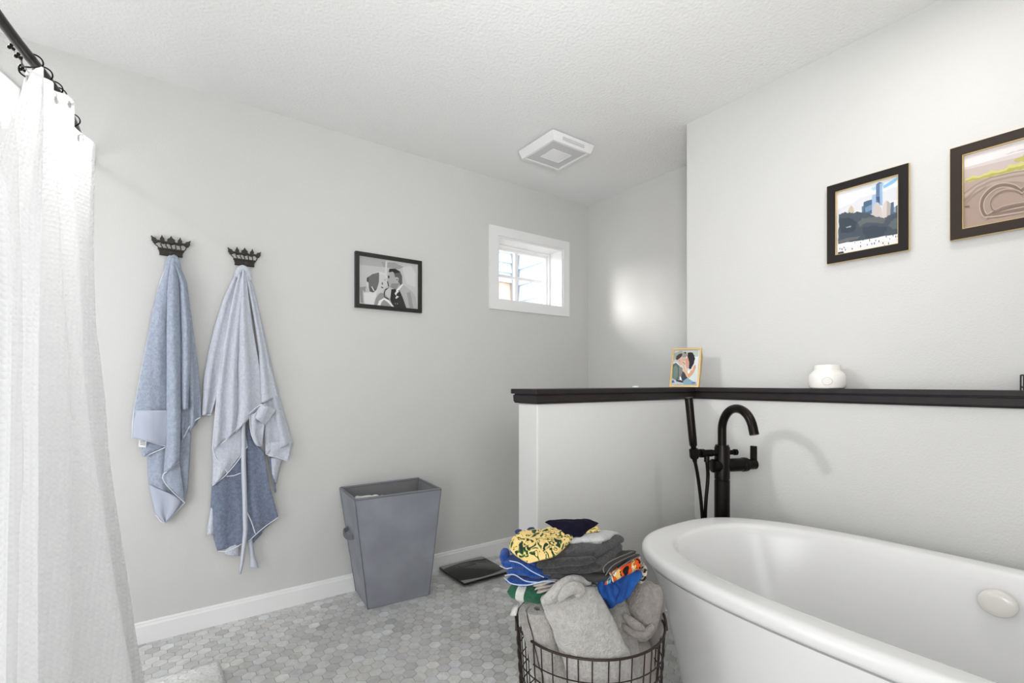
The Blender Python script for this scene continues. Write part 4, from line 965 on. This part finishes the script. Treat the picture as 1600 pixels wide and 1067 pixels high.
def roll(m, a, b_, R0, turns=2.4, th=.016, squash=1.0, n=26, amp=.003, seed=0, mi=0, up=Vector((0, 0, 1)), taper=1.0):
    """rolled towel: spiral cross-section swept from a to b"""
    a, b_ = Vector(a), Vector(b_); ax = (b_ - a).normalized(); e1 = ax.cross(up).normalized(); e2 = e1.cross(ax)
    prof = []; N = int(turns * 22); r1 = max(.004, R0 - th * turns)
    for k in range(N + 1):
        q = k / N; r = lerp(r1, R0, q) - th * .44; prof.append((q * turns * 2 * PI, r + th * .44))
    for k in range(N, -1, -1):
        q = k / N; r = lerp(r1, R0, q) - th * .44; prof.append((q * turns * 2 * PI, max(.001, r - th * .44)))
    rings = []
    for j in range(n + 1):
        v = j / n; end = (1 - (abs(2 * v - 1)) ** 10 * .25); r = []
        for (ang, rr) in prof:
            rr *= lerp(1, taper, v) * lerp(.92, 1, end)
            p = a.lerp(b_, v) + (e1 * math.cos(ang) * rr * squash + e2 * math.sin(ang) * rr)
            p += Vector((nz(p, 26, seed), nz(p, 26, seed + 3), nz(p, 26, seed + 6))) * amp; r.append(p)
        rings.append(r)
    m.loft(rings, mi); return m
def ribbon_edge(m, pts, r=.0025, mi=0):
    m.tube(smooth_path(pts, 5), r, 6, mi); return m

G = 'washing heaped in the wire basket'
# filling towels standing in the basket
m = MB(); roll(m, L(842, 948, -.10) + Vector((0, 0, .0)), L(872, 1072, -.095) , .056, 1.8, .022, 1.05, seed=1, amp=.006)
tag(m.build('rolled_towel', M_gtow2, smooth=60), 'grey rolled towel in the basket under the green striped cloth', 'towel', G)
# large light grey towel folded over the rim at the front: a thick bent pad with a bunched top
m = MB()
P = []
cl = [(892, 906, -.045), (866, 922, -.09), (844, 934, -.125), (862, 985, -.15), (878, 1030, -.155), (896, 1072, -.150)]
cr_ = [(920, 903, -.045), (934, 912, -.09), (940, 925, -.125), (962, 970, -.15), (980, 1012, -.150), (998, 1066, -.135)]
pl = smooth_path([L(*q) for q in cl], 6); pr2 = smooth_path([L(*q) for q in cr_], 6); cam_dir = -FV
top, bot = [], []
for j, (a, b_) in enumerate(zip(pl, pr2)):
    v = j / (len(pl) - 1); r1, r2 = [], []
    for i in range(31):
        u = .5 - .5 * math.cos(PI * i / 30); p = a.lerp(b_, u); e = max(0, 1 - abs(2 * u - 1) ** 4) ** .5 * max(.0, 1 - abs(2 * v - 1) ** 8) ** .5
        q = Vector((nz(p, 18, 2), nz(p, 18, 5), nz(p, 18, 8))) * .007 + Vector((nz(p, 60, 2), nz(p, 60, 5), nz(p, 60, 8))) * .003
        bulge = cam_dir * (.020 * math.sin(PI * u)) + Vector((0, 0, .012 * math.sin(PI * u) * (1 - v)))
        r1.append(p + bulge + q + (cam_dir * .9 + Vector((0, 0, .35))) * .024 * e); r2.append(p + bulge * .4 + q - (cam_dir * .9 + Vector((0, 0, .35))) * .022 * e)
    top.append(r1); bot.append(r2)
m.grid(top); m.grid(bot)
# bunched rolls at the top
m.tube(smooth_path([L(847, 940, -.155), L(862, 932, -.158), L(880, 917, -.146), L(898, 908, -.132), L(922, 909, -.12)], 6), [.008 + .011 * math.sin(PI * k / 24) for k in range(25)], 14)
m.tube(smooth_path([L(874, 938, -.18), L(884, 925, -.18), L(896, 918, -.17), L(907, 922, -.165), L(900, 933, -.175)], 6), [.007 + .008 * math.sin(PI * k / 24) for k in range(25)], 14)
tag(m.build('draped_towel', M_gtow, smooth=80), 'large light grey fluffy towel draped over the front rim of the basket', 'towel', G)
# taupe-grey towels at the tub side
m = MB(); 
cs = [(1000, 906), (976, 930), (963, 955), (968, 985), (992, 1000), (1018, 992), (1028, 965), (1022, 935)]
def lump(m, c, rv, rf, rz, tilt=0, amp=.01, fr=14, seed=0, sqr=2.4, n=30, mi=0, lean=0):
    c = Vector(c); rings = []
    for j in range(1, n):
        ph = -PI / 2 + PI * j / n; r = []
        for k in range(n * 2):
            th = 2 * PI * k / (n * 2)
            f = lambda x: abs(x) ** (2 / sqr) * (1 if x > 0 else -1)
            x, y, z = rv * f(math.cos(ph)) * f(math.cos(th)), rf * f(math.cos(ph)) * f(math.sin(th)), rz * f(math.sin(ph))
            xx = x * math.cos(tilt) - z * math.sin(tilt); zz = x * math.sin(tilt) + z * math.cos(tilt)
            p = c + RV * (xx + lean * zz) + FV * y + Vector((0, 0, zz))
            d = (p - c).normalized(); dd = nz(p, fr, seed) * amp + (abs(nz(p, fr * 1.8, seed + 4)) - .2) * amp * .8
            r.append(p + d * dd)
        rings.append(r)
    m.loft(rings, mi); return m
lump(m, L(1003, 952, -.04), .044, .05, .078, -.35, .007, 16, 3, 2.5)
m.tube(smooth_path([L(970, 975, -.098), L(985, 986, -.108), L(1005, 990, -.108), L(1020, 978, -.095)], 6), [.007 + .005 * math.sin(PI * k / 18) for k in range(19)], 10)
m.tube(smooth_path([L(974, 960, -.096), L(990, 974, -.112), L(1006, 982, -.112)], 6), [.006 + .006 * math.sin(PI * k / 12) for k in range(13)], 10)
tag(m.build('bunched_towel', M_ttow, smooth=80), 'taupe grey towel bunched at the tub side of the basket', 'towel', G)
m = MB(); lump(m, L(1020, 962, .035), .030, .05, .088, -.18, .005, 18, 6, 2.3)
tag(m.build('folded_towel', mat('darker taupe cloth', (132, 128, 124), .9, bump=(300, .6, .003), sheen=.2), smooth=80), 'darker taupe cloth wedged between the bunched towel and the bathtub', 'towel', G)
m = MB(); lump(m, L(985, 1040, -.03), .062, .07, .085, .1, .006, 16, 9, 3)
tag(m.build('folded_towel', mat('brown grey cloth', (150, 144, 138), .9, bump=(260, .7, .004)), smooth=80), 'brown grey cloth inside the basket behind the wires, below the bunched towel', 'towel', G)
m = MB(); lump(m, BC + Vector((0, 0, .29)), .135, .140, .265, 0, .012, 10, 11, 3.2)
tag(m.build('folded_towel', M_gtow2, smooth=80), 'grey cloth at the bottom of the basket seen through the wires', 'towel', G)
# green cloth with a white stripe
m = MB(); c = [L(792, 925, -.075), L(862, 938, -.085), L(878, 916, .07), L(815, 906, .07)]
pad(m, c, .050, seed=4, amp=.005)
def is_stripe(p): return 0.215 < ((p - c[0]).dot((c[1] - c[0]).normalized()) / (c[1] - c[0]).length) < .39
for i, f in enumerate(m.f):
    ce = sum((m.v[k] for k in f), Vector()) / len(f)
    if is_stripe(ce): m.mi[i] = 1
tag(m.build('striped_towel', [M_green, M_white], smooth=80), 'green towel with one white stripe under the blue towel in the basket', 'towel', G)
# thin pale folded cloths
m = MB()
for k in range(3):
    pad(m, [L(832 + k * 3, 916 + k * 5.5, -.12), L(884, 903 + k * 6, -.10), L(890, 898 + k * 6, -.02), L(845, 905 + k * 5, -.02)], .009, seed=k, amp=.003, nv=10)
tag(m.build('folded_cloths', M_cream, smooth=80), 'thin cream cloth folded in three below the charcoal towels', 'cloth', G)
# blue towel: several flopping layers with a pale edge
m = MB()
pad(m, [L(789, 908, -.06), L(866, 914, -.10), L(880, 890, .03), L(806, 894, .05)], .022, seed=2, amp=.006)
pad(m, [L(791, 893, -.06), L(862, 902, -.10), L(880, 880, .03), L(800, 878, .05)], .024, seed=3, amp=.007)
pad(m, [L(783, 880, -.04), L(846, 894, -.09), L(870, 868, .03), L(800, 866, .05)], .024, seed=5, amp=.007)
pad(m, [L(797, 858, -.06), L(836, 884, -.10), L(864, 864, .0), L(808, 850, .03)], .022, seed=7, amp=.006)
lump(m, L(789, 868, .0), .014, .03, .018, 0, .004, 30, 3, 2.2)
mb = m.build('blue_towel', M_blue, smooth=80); tag(mb, 'royal blue towel folded loosely with pale edging on the curtain side of the heap', 'towel', G)
m = MB(); 
ribbon_edge(m, [L(788, 903, -.085), L(800, 912, -.105), L(824, 914, -.125), L(850, 908, -.13), L(868, 909, -.125)], .0015)
ribbon_edge(m, [L(789, 899, -.08), L(804, 898, -.10), L(822, 908, -.12), L(846, 910, -.13)], .0014)
ribbon_edge(m, [L(796, 876, -.085), L(812, 880, -.105), L(830, 892, -.12), L(850, 902, -.13)], .0012)
ribbon_edge(m, [L(781, 884, -.05), L(790, 888, -.07), L(800, 887, -.085)], .0012)
m.build('pale_edging', M_bluel, mb)
# bright blue garment and multicoloured print at the tub side
m = MB()
pad(m, [L(950, 952, -.115), L(984, 928, -.10), L(1004, 890, -.06), L(936, 892, -.11)], .034, seed=8, amp=.008, fr=26, fold=2.4, fold_amp=.007)
pad(m, [L(938, 930, -.112), L(960, 948, -.118), L(975, 915, -.10), L(934, 895, -.11)], .022, seed=3, amp=.006, fr=26, fold=1.6, fold_amp=.005)
tag(m.build('blue_garment', M_blueg, smooth=80), 'bright blue cotton garment crumpled below the multicoloured print', 'clothing', G)
m = MB(); pad(m, [L(946, 913, -.135), L(1001, 889, -.085), L(1000, 868, -.045), L(952, 893, -.115)], .026, seed=8, amp=.004, nu=30)
tag(m.build('printed_garment', M_multi, smooth=80), 'orange, blue and white patterned garment tucked below the charcoal towels', 'clothing', G)
m = MB(); lump(m, L(1001, 892, -.045), .010, .04, .026, -.3, .005, 30, 3, 2.2)
tag(m.build('printed_garment', print_mat('black and cream print cotton', [(0, (30, 30, 30)), (.44, (200, 192, 176)), (.56, (40, 38, 36)), (.6, (206, 200, 188))], 60), smooth=80), 'black and cream patterned cloth at the tub end of the heap', 'clothing', G)
# charcoal towels
m = MB()
pad(m, [L(858, 902, -.125), L(952, 906, -.135), L(1000, 866, .03), L(890, 868, .05)], .026, seed=1, amp=.004, pw=.35)
pad(m, [L(905, 890, -.125), L(956, 892, -.128), L(994, 862, .03), L(930, 864, .05)], .020, seed=4, amp=.003, pw=.35)
mb = m.build('charcoal_towel', M_ctow2, smooth=80); tag(mb, 'lower charcoal towel with a stitched pale edge, folded flat above the printed garment', 'towel', G)
m = MB()
ribbon_edge(m, [L(944, 895, -.158), L(943, 887, -.156), L(952, 878, -.138), L(966, 871, -.11), L(988, 862, -.04)], .0013)
ribbon_edge(m, [L(946, 899, -.160), L(955, 886, -.150), L(968, 877, -.122), L(992, 866, -.04)], .0011)
ribbon_edge(m, [L(946, 910, -.160), L(962, 892, -.150), L(980, 879, -.115), L(1001, 868, -.05)], .0013)
m.build('stitched_edge', M_cedge, mb)
m = MB()
pad(m, [L(848, 894, -.115), L(940, 886, -.135), L(974, 854, .03), L(872, 852, .05)], .040, seed=6, amp=.005, nu=34, pw=.3)
pad(m, [L(836, 876, -.105), L(930, 864, -.13), L(974, 842, .03), L(868, 838, .05)], .038, seed=9, amp=.005, nu=34, pw=.3)
pad(m, [L(838, 884, -.12), L(928, 875, -.145), L(936, 868, -.07), L(846, 872, -.05)], .024, seed=2, amp=.004, nu=34, pw=.3)
tag(m.build('charcoal_towel', M_ctow, smooth=80), 'upper thick charcoal towel folded double on the heap', 'towel', G)
# light grey folded towel
m = MB()
pad(m, [L(885, 856, -.09), L(940, 853, -.085), L(968, 838, .05), L(905, 836, .06)], .020, seed=3, amp=.003)
pad(m, [L(886, 848, -.08), L(944, 844, -.078), L(966, 832, .05), L(905, 830, .06)], .022, seed=5, amp=.003)
tag(m.build('folded_towel', M_wtow, smooth=80), 'pale grey folded towel lying on the charcoal towels beside the yellow cloth', 'towel', G)
# yellow leaf print garment, with a piece showing beyond
m = MB(); 
P = []
cl = [(828, 832, .02), (800, 842, -.02), (798, 860, -.07), (826, 880, -.115)]; cr_ = [(880, 828, .04), (896, 832, -.03), (890, 848, -.09), (868, 868, -.135)]
pl = smooth_path([L(*q) for q in cl], 10); pr2 = smooth_path([L(*q) for q in cr_], 10); top, bot = [], []
for j, (a, b_) in enumerate(zip(pl, pr2)):
    v = j / (len(pl) - 1); r1, r2 = [], []
    for i in range(41):
        u = i / 40; p = a.lerp(b_, u); e = max(0, 1 - abs(2 * u - 1) ** 6) ** .5 * max(0, 1 - abs(2 * v - 1) ** 6) ** .5
        w = (nz((u * 3, v * 2.2, 1), 1.1, 2) * .011 + abs(nz((u * 7 + v * 3, v * 4, 1), 1.1, 4)) * .009 + nz((u * 14, v * 9, 1), 1.1, 9) * .0022) * e
        up = (Vector((0, 0, 1)) - FV * .5).normalized(); r1.append(p + up * (.012 * e + w)); r2.append(p - up * .014 * e)
    top.append(r1); bot.append(r2)
m.grid(top); m.grid(bot)
pad(m, [L(905, 836, -.03), L(938, 828, -.02), L(930, 822, .05), L(900, 826, .05)], .012, seed=3, amp=.003)
tag(m.build('printed_garment', M_palm, smooth=80), 'yellow garment with green palm leaf print near the top of the heap', 'clothing', G)
# navy garment on the very top
m = MB(); pad(m, [L(884, 834, -.06), L(906, 838, -.065), L(936, 818, .04), L(852, 816, .05)], .022, seed=6, amp=.004, bow=.012, fold=1.5, fold_amp=.003)
tag(m.build('navy_garment', M_navy, smooth=80), 'dark navy garment folded on the very top of the heap', 'clothing', G)
m = MB(); lump(m, L(830, 829, .03), .012, .02, .008, .1, .002, 40, 1, 2.2); lump(m, L(811, 831, .02), .011, .015, .006, 0, .002, 40, 2, 2.2)
tag(m.build('cloth_scrap', mat('blue navy cotton', (36, 56, 96), .85), smooth=80), 'small blue and navy scrap showing behind the yellow print', 'clothing', G)
m = MB(); m.grid([[L(797, 962, -.06), L(806, 962, -.075)], [L(800, 953, -.05), L(809, 950, -.065)], [L(804, 945, -.04), L(812, 942, -.05)]])
tag(m.build('white_cloth', M_white, smooth=60, solid=.003), 'white cloth corner poking over the basket rim beside the rolled towel', 'cloth', G)

# ------------------------------------------------------------------ light
def area(name, loc, target, sx, sy, power, col=(1, 1, 1), spread=180):
    l = bpy.data.lights.new(name, 'AREA'); l.shape = 'RECTANGLE'; l.size = sx; l.size_y = sy; l.energy = power; l.color = col; l.spread = math.radians(spread)
    o = bpy.data.objects.new(name, l); C.objects.link(o); o.location = loc
    o.rotation_euler = (Vector(target) - Vector(loc)).to_track_quat('-Z', 'Y').to_euler(); return o
area('shower ceiling light', (-.98, 2.12, 2.41), (-.98, 2.12, 0), .17, .17, 5, (1, .99, 1))
area('shower spot fill', (-.78, 2.42, 2.41), (1.9, 1.0, .75), .12, .12, 3.8, (1, .99, .98), 62)  # unseen spot added so the faucet casts its shadow on the ledge wall
area('shower side fill', (XS + .04, 1.75, .85), (1.5, 2.3, .7), 1.5, 1.5, 28, (.97, .98, 1))  # added panel lighting the curtain from behind; the wall has no opening
area('tub ceiling light', (1.60, .38, 2.42), (1.60, .38, 0), .12, .12, 5, (1, .97, .92))
area('low side fill', (XS + .04, -.15, .85), (1.5, .55, .55), 1.7, 1.6, 44, (1, 1, 1))  # added fill for the lower room, in front of a solid wall
area('rear fill', (-.35, YN + .05, 1.15), (.1, 1.5, .9), .8, 1.7, 14, (1, 1, 1))  # added fill panel behind the camera, no window built there
area('ceiling uplight fill', (.35, .10, 1.5), (1.4, 2.0, 2.44), .4, .4, 11, (1, 1, 1), 125)  # invented uplight, added to brighten the ceiling
sl = bpy.data.lights.new('low sun', 'SUN'); sl.energy = 7.5; sl.angle = math.radians(24); sl.color = (1, .96, .9)
so = bpy.data.objects.new('low sun', sl); C.objects.link(so); so.location = (0, 5, 4); so.rotation_euler = Vector((.54, -.56, -.23)).to_track_quat('-Z', 'Y').to_euler()

w = bpy.data.worlds.new('sky'); bpy.context.scene.world = w; w.use_nodes = True
bgn = w.node_tree.nodes['Background']; bgn.inputs[0].default_value = (.93, .97, 1, 1); bgn.inputs[1].default_value = 3.8

# ------------------------------------------------------------------ camera
cam = bpy.data.cameras.new('camera'); co = bpy.data.objects.new('camera', cam); C.objects.link(co)
cam.sensor_width = 36; cam.lens = F_ / 1600 * 36; cam.shift_y = (HY_ - 533.5) / 1600; cam.clip_start = .05
co.location = (0, 0, H); co.rotation_euler = Vector((FX, FY, 0)).to_track_quat('-Z', 'Y').to_euler()
sc = bpy.context.scene; sc.camera = co
sc.view_settings.view_transform = 'Standard'; sc.view_settings.look = 'None'; sc.view_settings.gamma = 1; sc.view_settings.exposure = .0
sc.view_settings.use_curve_mapping = False
